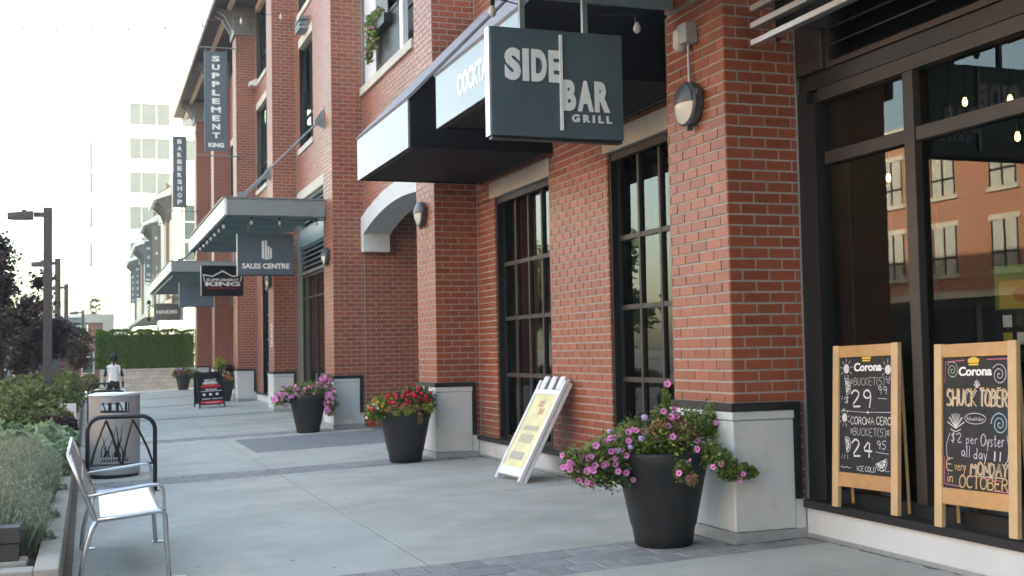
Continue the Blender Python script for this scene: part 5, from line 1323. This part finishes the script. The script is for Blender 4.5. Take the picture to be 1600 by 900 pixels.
def tree(cx, cy, z0, h, cr, ch, n, size, mk, label, name='tree', mk2=None, lean=(0, 0), zc=None):
    t = thing(name, (cx, cy, z0), label, 'tree')
    zc = zc if zc is not None else z0+h-ch/2
    b = MB(); b.tube([(cx, cy, z0), (cx+.02, cy, z0+h*.3), (cx+lean[0]*.5, cy+lean[1]*.5, zc)], [.09, .07, .045], 8)
    tips = []
    for k in range(16):
        d = Vector((rnd.gauss(0, 1), rnd.gauss(0, 1), rnd.gauss(.35, .7))).normalized()
        e = Vector((cx+d.x*cr*.8, cy+d.y*cr*.8, zc+d.z*ch*.42)); s = Vector((cx, cy, z0+h*rnd.uniform(.25, .55)))
        b.tube([s, s.lerp(e, .5)+Vector((0, 0, .12)), e], [.03, .018, .006], 5); tips.append(e); tips.append(s.lerp(e, .65))
    b.build('trunk', M['bark'], t)
    cl = [(e, rnd.uniform(.28, .48)*cr*.75) for e in tips]
    def w_():
        e, rr = rnd.choice(cl); v = Vector((rnd.gauss(0, 1), rnd.gauss(0, 1), rnd.gauss(0, .8))); v = v.normalized()*rr*abs(rnd.gauss(.65, .38))
        return e+v
    b = MB(); leaves(b, n, w_, size, up=0, aspect=1.4); tag(b.build('crown', M[mk], t, fix=False), kind='stuff')
    if mk2: b = MB(); leaves(b, n//5, w_, size, up=0, aspect=1.4); tag(b.build('crown', M[mk2], t, fix=False), kind='stuff')
    return t
tree(-2.05, 32.5, -.1, 4.9, 1.30, 3.8, 9500, .085, 'maple', 'dark purple leaved maple at the left edge', mk2='maple2', zc=2.75)
tree(-1.55, 38.5, -.1, 3.6, 1.15, 2.5, 7500, .085, 'maple', 'shorter dark purple maple between the first two lamp posts', mk2='maple2', zc=2.3)
tree(-.55, 52.5, -.1, 3.2, .85, 2.0, 4200, .09, 'maple2', 'small reddish leaved tree by the third lamp post', mk2='bush', zc=2.0)

# ------------------------------------------------------------------ street lamps
def lamp_post(x, y, label, heads=1, h=5.0):
    z0 = .04 if y < 60 else -.2
    t = thing('street_lamp', (x, y, z0), label, 'street lamp', 'square street lamps along the kerb')
    b = MB(); b.box(x-.095, x+.095, y-.095, y+.095, z0, h); bevel(b.build('pole', M['polebr'], t), .008)
    for k in range(heads):
        z = h-.16-k*.75
        b = MB(); b.box(x-.30, x-.096, y-.035, y+.035, z-.06, z+.05); a = b.build('arm', M['polebr'], t)
        b = MB(); b.add([(x-.86, y-.14, z-.12), (x-.31, y-.14, z-.12), (x-.31, y+.14, z-.12), (x-.86, y+.14, z-.12), (x-.86, y-.12, z+.02), (x-.31, y-.14, z+.07), (x-.31, y+.14, z+.07), (x-.86, y+.12, z+.02)], [(0,3,2,1),(4,5,6,7),(0,1,5,4),(1,2,6,5),(2,3,7,6),(3,0,4,7)])
        hd = bevel(b.build('lamp_head', M['polebr'], t), .01)
        b = MB(); b.box(x-.80, x-.40, y-.10, y+.10, z-.135, z-.122); b.build('lens', M['lens'], hd)
        b = MB(); b.box(x-.56, x-.46, y-.05, y+.05, z+.056, z+.10); b.build('photocell', M['lampgrey'], hd)
lamp_post(-.86, 29.4, 'nearest square brown street lamp at the left'); lamp_post(-.97, 44.3, 'second square street lamp from the left edge'); lamp_post(-.93, 59.4, 'third square street lamp along the bed')
lamp_post(-.28, 86, 'farthest street lamp with two arms, beside the brick kiosk', 2, 4.8)

# ------------------------------------------------------------------ block wall and hedge at the end of the walk
t = thing('block_wall', (2.7, 60.3, -.1), 'low grey concrete block wall below the clipped hedge', 'wall')
x0w, x1w = .55, 4.95
b = MB(); b.box(x0w+.02, x1w-.02, 60.22, 60.5, -.2, .90); b.build('core', M['joint'], t)
bmw = {}
for r_ in range(5):
    x = x0w - (.2 if r_ % 2 else 0)
    while x < x1w-.02:
        a, e = max(x, x0w), min(x+.4, x1w)
        if e-a > .04:
            z = -.12+r_*.2
            b = MB(); b.box(a+.006, e-.006, 60.15+rnd.uniform(0, .006), 60.235, z+.006, z+.194); b.build('block', M['block'], t)
        x += .4
x = x0w
while x < x1w-.02:
    b = MB(); b.box(x+.004, min(x+.6, x1w)-.004, 60.10, 60.5, .885, .965); b.build('cap_stone', M['block'], t); x += .6
t = thing('hedge', (2.7, 61.2, 0), 'dense clipped green cedar hedge above the block wall', 'hedge')
xs_, xe = .38, 5.0
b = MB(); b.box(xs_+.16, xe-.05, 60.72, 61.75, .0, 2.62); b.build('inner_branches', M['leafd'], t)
b = MB()
def hz(x): return 2.78+.05*math.sin(x*5.3)+.03*math.sin(x*11+1)
for _ in range(26000):
    x = rnd.uniform(xs_, xe); z = .93+(hz(x)-.93)*rnd.random()**.9
    bulge = .07*abs(math.sin(x*math.pi/.62)); y = 60.68-bulge+rnd.gauss(0, .035)
    f_ = rnd.random()
    if f_ < .16: z = hz(x)+rnd.gauss(0, .03); y = rnd.uniform(60.6, 61.8)
    elif f_ < .30: x = xs_+.1+rnd.gauss(0, .05)+(.12*(z > 2.6)); y = rnd.uniform(60.62, 61.8)
    l = Vector((rnd.gauss(0, .45), rnd.gauss(-.45, .3), rnd.uniform(.5, 1.1))).normalized()*rnd.uniform(.05, .11)
    c = Vector((rnd.gauss(0, 1), rnd.gauss(0, .6), rnd.gauss(0, .3))).normalized()*.022; p = Vector((x, y, z))
    b.add([p-c*.4, p+l*.5+c, p+l, p+l*.5-c], [(0, 1, 2, 3)])
tag(b.build('sprays', M['thuja'], t, fix=False), kind='stuff')

# ------------------------------------------------------------------ person walking away
t = thing('person', (.72, 36.8, G(.72)), 'person in white vest and black trousers walking away near the hedge', 'person')
def skin_body(nm, verts, edges, radii, parent, m, sub=2):
    me = bpy.data.meshes.new(nm); me.from_pydata(verts, edges, [])
    o = bpy.data.objects.new(nm, me); COL.objects.link(o)
    sk = o.modifiers.new('s', 'SKIN'); sk.use_smooth_shade = True
    for i, r_ in enumerate(radii): me.skin_vertices[0].data[i].radius = r_ if isinstance(r_, tuple) else (r_, r_)
    me.skin_vertices[0].data[0].use_root = True
    ss = o.modifiers.new('u', 'SUBSURF'); ss.levels = ss.render_levels = sub
    dg = bpy.context.evaluated_depsgraph_get(); m2 = bpy.data.meshes.new_from_object(o.evaluated_get(dg)); bpy.data.objects.remove(o)
    for mm in m: m2.materials.append(M[mm])
    m2.name = nm; return link(m2, nm, parent), m2
px_, py_ = .72, 36.8; g0 = G(.72)
def B_(x, y, z): return (px_+x, py_+y, g0+z)
verts = [B_(0, 0, .95), B_(0, .0, 1.12), B_(0, .0, 1.32), B_(0, .0, 1.42), B_(0, .01, 1.50), B_(0, .01, 1.60), B_(0, .0, 1.72),
         B_(-.10, .0, .88), B_(-.105, .05, .50), B_(-.10, .0, .10), B_(-.10, .12, .04), B_(.10, .0, .88), B_(.105, .0, .50), B_(.10, -.16, .13), B_(.10, -.10, .06),
         B_(-.17, 0, 1.38), B_(-.245, .03, 1.12), B_(-.25, .10, .90), B_(-.245, .13, .82), B_(.17, 0, 1.38), B_(.245, -.02, 1.12), B_(.26, .0, .88), B_(.26, .02, .80)]
edges = [(0, 1), (1, 2), (2, 3), (3, 4), (4, 5), (5, 6), (0, 7), (7, 8), (8, 9), (9, 10), (0, 11), (11, 12), (12, 13), (13, 14), (3, 15), (15, 16), (16, 17), (17, 18), (3, 19), (19, 20), (20, 21), (21, 22)]
radii = [(.17, .12), (.145, .10), (.17, .11), (.12, .08), .05, .085, .075, .095, .062, .045, .035, .095, .062, .045, .035, .06, .045, .035, .03, .06, .045, .035, .03]
body, bm2 = skin_body('body', verts, edges, radii, t, ['skin', 'vest', 'cloth'])
for p in bm2.polygons:
    c = p.center; z = c.z-g0; ax = abs(c.x-px_)
    p.material_index = 2 if z < .98 else (1 if ax < .185 and z < 1.47 else (2 if z > 1.12 and z < 1.47 else 0))
b = MB(); b.lathe(px_, py_-.0, [(.02, g0+1.79), (.075, g0+1.775), (.112, g0+1.70), (.115, g0+1.62), (.09, g0+1.57), (.05, g0+1.54)], 16); b.build('hair', M['hair'], t, True)
b = MB(); b.tube([B_(0, -.09, 1.62), B_(0, -.13, 1.56), B_(0, -.12, 1.44)], [.03, .03, .012], 8); b.build('ponytail', M['hair'], t, True)
t = thing('shopping_bag', B_(.27, .02, .48), 'white carrier bag held in the walking person\'s right hand', 'bag')
b = MB(); b.add([B_(.20, -.05, .48), B_(.36, -.05, .48), B_(.36, .09, .48), B_(.20, .09, .48), B_(.19, -.03, .74), B_(.34, -.03, .74), B_(.34, .07, .74), B_(.19, .07, .74)], [(0,3,2,1),(4,5,6,7),(0,1,5,4),(1,2,6,5),(2,3,7,6),(3,0,4,7)]); bevel(b.build('sack', M['plastic'], t), .02)
b = MB(); b.tube([B_(.21, .02, .73), B_(.25, .02, .80), B_(.27, .02, .80), B_(.32, .02, .73)], .008, 5); b.build('handles', M['plastic'], t)

# ------------------------------------------------------------------ parked car
def car(cx, cy, label, paint='carblue', zr=-.36):
    t = thing('parked_car', (cx, cy, zr), label, 'car')
    prof = [(-2.25, .45), (-2.28, .85), (-2.18, 1.02), (-1.95, 1.08), (-1.45, 1.50), (-.2, 1.58), (.75, 1.50), (1.35, 1.05), (2.05, .92), (2.25, .70), (2.25, .40), (1.9, .28), (-2.0, .28)]
    hw = .9; V = []; F = []; n = len(prof)
    def wx(z, s): return s*(hw if z < 1.06 else hw-(z-1.06)*.42)
    ss = (-1, -.86, .86, 1)
    for s in ss:
        for y, z in prof:
            zz = z-(.03 if abs(s) == 1 and z > 1.0 else 0); V.append((cx+wx(z, s), cy+y, zr+zz))
    for j in range(3):
        for k in range(n): F.append((j*n+k, j*n+(k+1) % n, (j+1)*n+(k+1) % n, (j+1)*n+k))
    F += [tuple(range(n-1, -1, -1)), tuple(3*n+k for k in range(n))]
    b = MB(); b.add(V, F); bevel(b.build('body', M[paint], t), .03)
    for nm, (ya, za), (yb, zb_) in (('rear_window', (-1.90, 1.13), (-1.50, 1.47)), ('windscreen', (.80, 1.47), (1.27, 1.12))):
        b = MB(); d = Vector((0, -(zb_-za), yb-ya)).normalized()*.012
        if nm == 'windscreen': d = -d if d.z < 0 else d
        V4 = [Vector((cx-.70, cy+ya, zr+za)), Vector((cx+.70, cy+ya, zr+za)), Vector((cx+.64, cy+yb, zr+zb_)), Vector((cx-.64, cy+yb, zr+zb_))]
        V4 = [v+Vector((0, d.y, abs(d.z))) for v in V4]; b.add(V4, [(0, 1, 2, 3)]); b.build(nm, M['carglass'], t)
    for s in (-1, 1):
        for y0, y1 in ((-1.4, -.25), (-.15, .75)):
            b = MB(); b.add([(cx+s*(hw-.015), cy+y0-.25*(y0 < -1), zr+1.10), (cx+s*(hw-.015), cy+y1+.35*(y1 > .5), zr+1.10), (cx+s*(hw-.17), cy+y1, zr+1.46), (cx+s*(hw-.17), cy+y0, zr+1.46)], [(0, 1, 2, 3)]); b.build('side_window', M['carglass'], t)
        b = MB(); b.box(cx+s*.62, cx+s*.91, cy-2.31, cy-2.1, zr+.78, zr+.96); bevel(b.build('tail_light', M['tail'], t), .03)
        b = MB(); b.box(cx+s*.55, cx+s*.88, cy+2.1, cy+2.27, zr+.66, zr+.82); bevel(b.build('headlight', M['lens'], t), .03)
        b = MB(); b.box(cx+s*.90, cx+s*1.05, cy+.85, cy+1.0, zr+1.02, zr+1.15); bevel(b.build('mirror', M[paint], t), .03)
        for y in (-1.4, 1.4):
            b = MB(); b.lathe(0, cy+y, [(.25, cx+s*.72), (.32, cx+s*.74), (.32, cx+s*.90), (.26, cx+s*.92)], 20, 'x', zr+.32); wl = b.build('wheel', M['tyre'], t)
            b = MB(); b.lathe(0, cy+y, [(.20, cx+s*.915), (.20, cx+s*.925), (.05, cx+s*.93)], 16, 'x', zr+.32); b.build('rim', M['silver'], wl)
    b = MB(); b.box(cx-.25, cx+.25, cy-2.30, cy-2.27, zr+.62, zr+.74); b.build('number_plate', M['white'], t)
    b = MB(); b.box(cx-.88, cx+.88, cy-2.33, cy-2.1, zr+.36, zr+.56); bevel(b.build('bumper', M['tyre'], t), .03)
car(-3.35, 47.5, 'blue grey car parked behind the shrubs at the left edge')

# ------------------------------------------------------------------ far background
# neighbouring building beyond the hedge
t = thing('cream_building', (8, 90, 0), 'cream clad building with brick columns and bracketed eaves beyond the hedge', 'building')
b = MB(); b.box(4.75, 14, 72, 136, 5.2, 12.4); b.build('upper_wall', M['cream'], t)
b = MB(); b.box(5.4, 14, 72, 136, 0, 5.19); b.build('ground_floor', M['tower'], t)
for y in (76, 91, 111, 128):
    b = MB(); b.box(4.58, 4.9, y, y+2.2, -.3, 12.2); b.build('brick_column', M['bricktex'], t)
for y, w_ in ((73.5, 6), (88, 7), (105, 9), (122, 10)):
    b = MB(); b.prism([(4.74, y, 11.2), (3.7, y, 10.85), (3.7, y, 11.05), (4.74, y, 11.7)], (0, w_, 0)); rf_ = b.build('eave', M['fascia'], t)
    b = MB(); b.prism([(3.72, y-.02, 11.06), (3.66, y-.02, 11.06), (4.74, y-.02, 11.75), (4.74, y-.02, 11.71)], (0, w_+.04, 0)); b.build('roof_edge', M['brown'], rf_)
    for k in range(int(w_/1.4)):
        yy = y+.2+k*1.4
        b = MB(); b.prism([(4.73, yy, 9.7), (4.55, yy, 9.8), (4.35, yy, 10.4), (3.85, yy, 10.86), (4.2, yy, 10.98), (4.73, yy, 11.1)], (0, .16, 0)); b.build('bracket', M['brown'], rf_)
for k, (xa, z0, z1) in enumerate(((5.35, 8.4, 10.4), (5.35, 6.0, 8.2), (6.6, 8.4, 10.4))):
    b = MB(); b.box(xa, xa+.7, 71.94, 72.0-.002, z0, z1); w_ = b.build('window', M['towerglass'], t)
    b = MB(); b.box(xa-.06, xa, 71.93, 71.999, z0-.06, z1+.06); b.build('frame', M['lintel'], w_); b = MB(); b.box(xa, xa+.7, 71.92, 71.938, (z0+z1)/2-.03, (z0+z1)/2+.03); b.build('rail', M['lintel'], w_)
b = MB(); b.prism([(4.7, 73, 3.9), (3.2, 73, 3.9), (3.2, 73, 4.15), (4.7, 73, 5.0)], (0, 40, 0)); b.build('awning', M['cream'], t)
# barber pole
t = thing('barber_pole', (3.5, 57.1, 3.3), 'striped barber pole with black caps beside the grey HAIDES sign', 'barber pole')
bx_, by_ = 2.66, 57.15
b = MB(); b.lathe(bx_, by_, [(.07, 3.35), (.07, 3.95)], 18); b.build('cylinder', M['white'], t, True)
b = MB()
for s in range(3):
    for k in range(14):
        a0 = 2*math.pi*(s/3+k/14); a1 = 2*math.pi*(s/3+(k+1)/14); z0, z1 = 3.36+.58*k/14, 3.36+.58*(k+1)/14; r_ = .0725
        b.add([(bx_+r_*math.cos(a0), by_+r_*math.sin(a0), z0), (bx_+r_*math.cos(a1), by_+r_*math.sin(a1), z1), (bx_+r_*math.cos(a1), by_+r_*math.sin(a1), min(z1+.09, 3.95)), (bx_+r_*math.cos(a0), by_+r_*math.sin(a0), min(z0+.09, 3.95))], [(0, 1, 2, 3)])
b.build('stripe', M['signblack'], t, fix=False)['kind'] = 'stuff'
for z, s in ((3.35, -1), (3.95, 1)):
    b = MB(); b.lathe(bx_, by_, [(.09, z), (.10, z+s*.04), (.09, z+s*.12), (.03, z+s*.19)] if s > 0 else [(.03, z-.19), (.09, z-.12), (.10, z-.04), (.09, z)], 18); b.build('cap', M['black'], t, True)
b = MB(); b.box(bx_+.07, 4.72, by_-.02, by_+.02, 3.86, 3.90); b.build('bracket', M['black'], t)
# white box truck behind the hedge
t = thing('box_truck', (3.2, 69, -.4), 'white truck cab showing above the hedge', 'truck')
b = MB(); b.prism([(1.75, 67.8, .2), (1.75, 67.8, 1.7), (1.95, 67.8, 2.1), (2.35, 67.8, 3.15), (3.6, 67.8, 3.25), (3.6, 67.8, .2)], (0, 2.2, 0)); bevel(b.build('cab', M['truck'], t), .05)
b = MB(); b.prism([(2.45, 67.79, 2.15), (2.62, 67.79, 2.98), (3.35, 67.79, 3.0), (3.35, 67.79, 2.15)], (0, .008, 0)); b.build('side_window', M['towerglass'], t)
b = MB(); b.prism([(1.98, 67.95, 2.14), (2.33, 67.95, 3.05), (2.325, 69.8, 3.05), (1.975, 69.8, 2.14)], (-.012, 0, .004)); b.build('windscreen', M['carglass'], t)
b = MB(); b.box(3.7, 8.5, 67.7, 70.1, .6, 3.5); b.build('cargo_box', M['truck'], t)
b = MB(); b.box(1.60, 1.72, 67.4, 67.6, 2.35, 2.85); b.build('mirror', M['trim'], t)
for x in (2.5, 7.2):
    b = MB(); b.tube([(x, 67.75, .05), (x, 68.05, .05)], .45, 18); b.build('wheel', M['tyre'], t)
# back of a street sign, billboard, kiosk
t = thing('traffic_sign', (4.9, 64, -.3), 'back of a small grey street sign on a thin post above the hedge', 'sign')
b = MB(); b.box(4.70, 5.12, 64, 64.02, 3.45, 4.05); b.build('plate', M['flash'], t); b = MB(); b.tube([(4.91, 64.05, -.3), (4.91, 64.05, 4.0)], .03, 8); b.build('post', M['flash'], t)
t = thing('notice_board', (0, 62, -.1), 'white framed teal notice board left of the hedge', 'notice board')
b = MB(); b.box(-.28, .32, 62.02, 62.06, .75, 1.88); b.build('frame', M['plastic'], t); b = MB(); b.box(-.22, .26, 62.005, 62.018, .81, 1.82); b.build('panel', M['teal'], t)
for k in range(3):
    b = MB(); b.box(-.15, .15-.08*k, 61.998, 62.003, 1.55-.17*k, 1.61-.17*k); b.build('print', M['offwhite'], t)
for x in (-.25, .26):
    b = MB(); b.box(x, x+.04, 62.07, 62.11, -.2, 1.85); b.build('leg', M['plastic'], t)
t = thing('brick_kiosk', (.9, 97, 0), 'small brick kiosk with pale concrete frame left of the hedge', 'building')
b = MB(); b.box(-.18, 1.9, 95, 100, 4.2, 4.85); b.build('concrete_cap', M['lintel'], t); b = MB(); b.box(.05, 1.08, 95.1, 99.5, -.5, 4.2); b.build('brick_panel', M['bricktex'], t); b = MB(); b.box(1.10, 1.88, 95.05, 99.5, -.5, 4.2); b.build('concrete_pier', M['lintel'], t)
tree(.65, 100.8, -.3, 6.6, .55, 2.0, 500, .16, 'leaf', 'young green tree rising behind the brick kiosk', zc=5.6)
t = thing('low_shop_building', (-4, 112, 0), 'blue grey flat roofed shop building behind the lamp posts', 'building')
b = MB(); b.box(-16, -.05, 110, 125, 3.4, 5.05); b.build('upper_wall', M['blueb'], t); b = MB(); b.box(-16, -.1, 111, 125, -.5, 3.39); b.build('shop_front', M['shopyel'], t)
for k in range(7):
    b = MB(); b.box(-2.1-k*2, -.5-k*2, 110.9, 110.998, .3, 2.9); b.build('window', M['towerglass'], t)
b = MB(); b.box(-16.2, .1, 109.6, 125.2, 5.06, 5.3); b.build('roof', M['fascia'], t)
tree(-5.2, 70, -.4, 6.2, 2.6, 4.6, 2600, .22, 'maple', 'broad dark tree far across the road at the left', zc=3.4)
tree(-7.5, 92, -.4, 6, 2.8, 4.4, 2200, .24, 'bush', 'olive tree far down the road at the left', zc=3.2)
shrub('grass_clump', -.75, 66, .8, 1.2, 1.5, 900, .12, 'redbush', 'tall reddish ornamental grass before the notice board', z0=-.1, aspect=4)
shrub('dry_shrub', .05, 60.9, .55, .5, .85, 900, .08, 'bush', 'brownish shrub at the left end of the block wall', z0=-.1, mk2='dry')
# white tower far away
t = thing('white_tower', (20, 195, 0), 'tall white rendered block with glass window bands far behind', 'building')
b = MB(); b.box(5.6, 40, 190.6, 215, 0, 42.5); b.build('wall', M['tower'], t)
b = MB(); b.box(.75, 5.59, 191.5, 215, 0, 36); b.build('stair_wing', M['tower'], t)
for z0, z1 in ((15.5, 19), (21.5, 24.5), (26.8, 29.9), (30.4, 34.6)):
    b = MB(); b.box(.35, .74, 191.4, 192.4, z0, z1); b.build('dark_recess', M['trim'], t)
for z0, z1 in ((15.8, 19.1), (21.2, 24.6), (26.8, 29.9), (32.1, 35.2), (37.4, 40.6)):
    for xa, xb in ((6.2, 7.75), (7.95, 10.0), (10.2, 12.1), (14, 16), (16.2, 18.2), (18.4, 20.4)):
        b = MB(); b.box(xa, xb, 190.45, 190.598, z0, z1); w_ = b.build('window', M['towerglass'], t)
    b = MB(); b.box(6.0, 20.6, 190.3, 190.598, z1+.01, z1+.25); b.build('window_head', M['lintel'], t)

# ------------------------------------------------------------------ the sunlit row across the road (mirrored in the shop glass)
t = thing('opposite_building', (-25, 45, 0), 'sunlit orange brick building across the road, seen mirrored in the restaurant glass', 'building')
XO = -24.0
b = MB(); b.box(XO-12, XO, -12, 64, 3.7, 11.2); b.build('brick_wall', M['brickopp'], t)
b = MB(); b.box(XO-12, XO-.4, -12, 64, -.5, 3.4); b.build('ground_floor', M['greypanel'], t)
b = MB(); b.box(XO-12.2, XO+.35, -12, 64, 3.41, 3.69); b.build('band', M['lintel'], t)
b = MB(); b.box(XO-12.3, XO+.5, -12.2, 64.2, 11.21, 11.5); b.build('cornice', M['lintel'], t)
for k in range(20):
    y = -9+k*3.6
    for z0 in (4.5, 7.9):
        b = MB(); b.box(XO+.002, XO+.05, y, y+1.5, z0, z0+2.0); w_ = b.build('window', M['curtain'], t)
        b = MB(); b.box(XO+.05, XO+.09, y+.71, y+.79, z0, z0+2.0); b.box(XO+.05, XO+.085, y, y+1.5, z0+.65, z0+.73); b.box(XO+.05, XO+.08, y, y+.06, z0, z0+2.0); b.box(XO+.05, XO+.08, y+1.44, y+1.5, z0, z0+2.0); b.build('sash', M['framedark'], w_)
        b = MB(); b.box(XO+.002, XO+.12, y-.15, y+1.65, z0-.2, z0-.01); b.build('sill', M['lintel'], w_); b = MB(); b.box(XO+.002, XO+.08, y-.15, y+1.65, z0+2.01, z0+2.25); b.build('lintel', M['lintel'], w_)
    b = MB(); b.box(XO+.0-.38, XO-.3, y-.5, y+2.7, .0, 3.0); b.build('shop_window', M['carglass'], t)
b = MB(); b.quad((-24.4, -60, -.2), (-15, -60, -.2), (-15, 150, -.2), (-24.4, 150, -.2)); tag(b.build('far_pavement', M['conc']), kind='structure')
for i_, y_ in enumerate((69, 75.5, 82, 90, 99)):
    tree(-19-(i_ % 2)*2, y_, -.4, 9.6, 4.6, 8.8, 3200, .46, 'leafd', ('first', 'second', 'third', 'fourth', 'fifth')[i_]+' of the green street trees across the road, seen mirrored in the gridded windows', zc=5.2)
car(-13.6, 38, 'white car parked across the road, only seen mirrored in glass', 'truck')

# unseen block added behind the viewer to keep sky light off the pier sides
t = thing('rear_sky_blocker', (-4, -34, 0), 'unseen brick block added behind the viewer to hold back sky light', 'building')
b = MB(); b.box(-22, 18, -46, -30, -.5, 19); b.build('brick_wall', M['bricktex'], t)
for k in range(9):
    for z0 in (1, 5, 9):
        b = MB(); b.box(-20+k*4.2, -17.8+k*4.2, -30, -29.95, z0, z0+2.4); b.build('window', M['carglass'], t)

# ------------------------------------------------------------------ thin morning haze
b = MB(); b.box(-60, 60, -50, 240, -1.7, 48)
hz_ = tag(b.build('haze', bpy.data.materials.new('haze_air')), kind='stuff')
hm = hz_.data.materials[0]; hm.use_nodes = True; nt = hm.node_tree; nt.nodes.clear()
ho = nt.nodes.new('ShaderNodeOutputMaterial'); hv = nt.nodes.new('ShaderNodeVolumePrincipled')
hv.inputs['Color'].default_value = (.93, .95, 1, 1); hv.inputs['Density'].default_value = .0009; hv.inputs['Anisotropy'].default_value = .2
nt.links.new(hv.outputs[0], ho.inputs['Volume'])
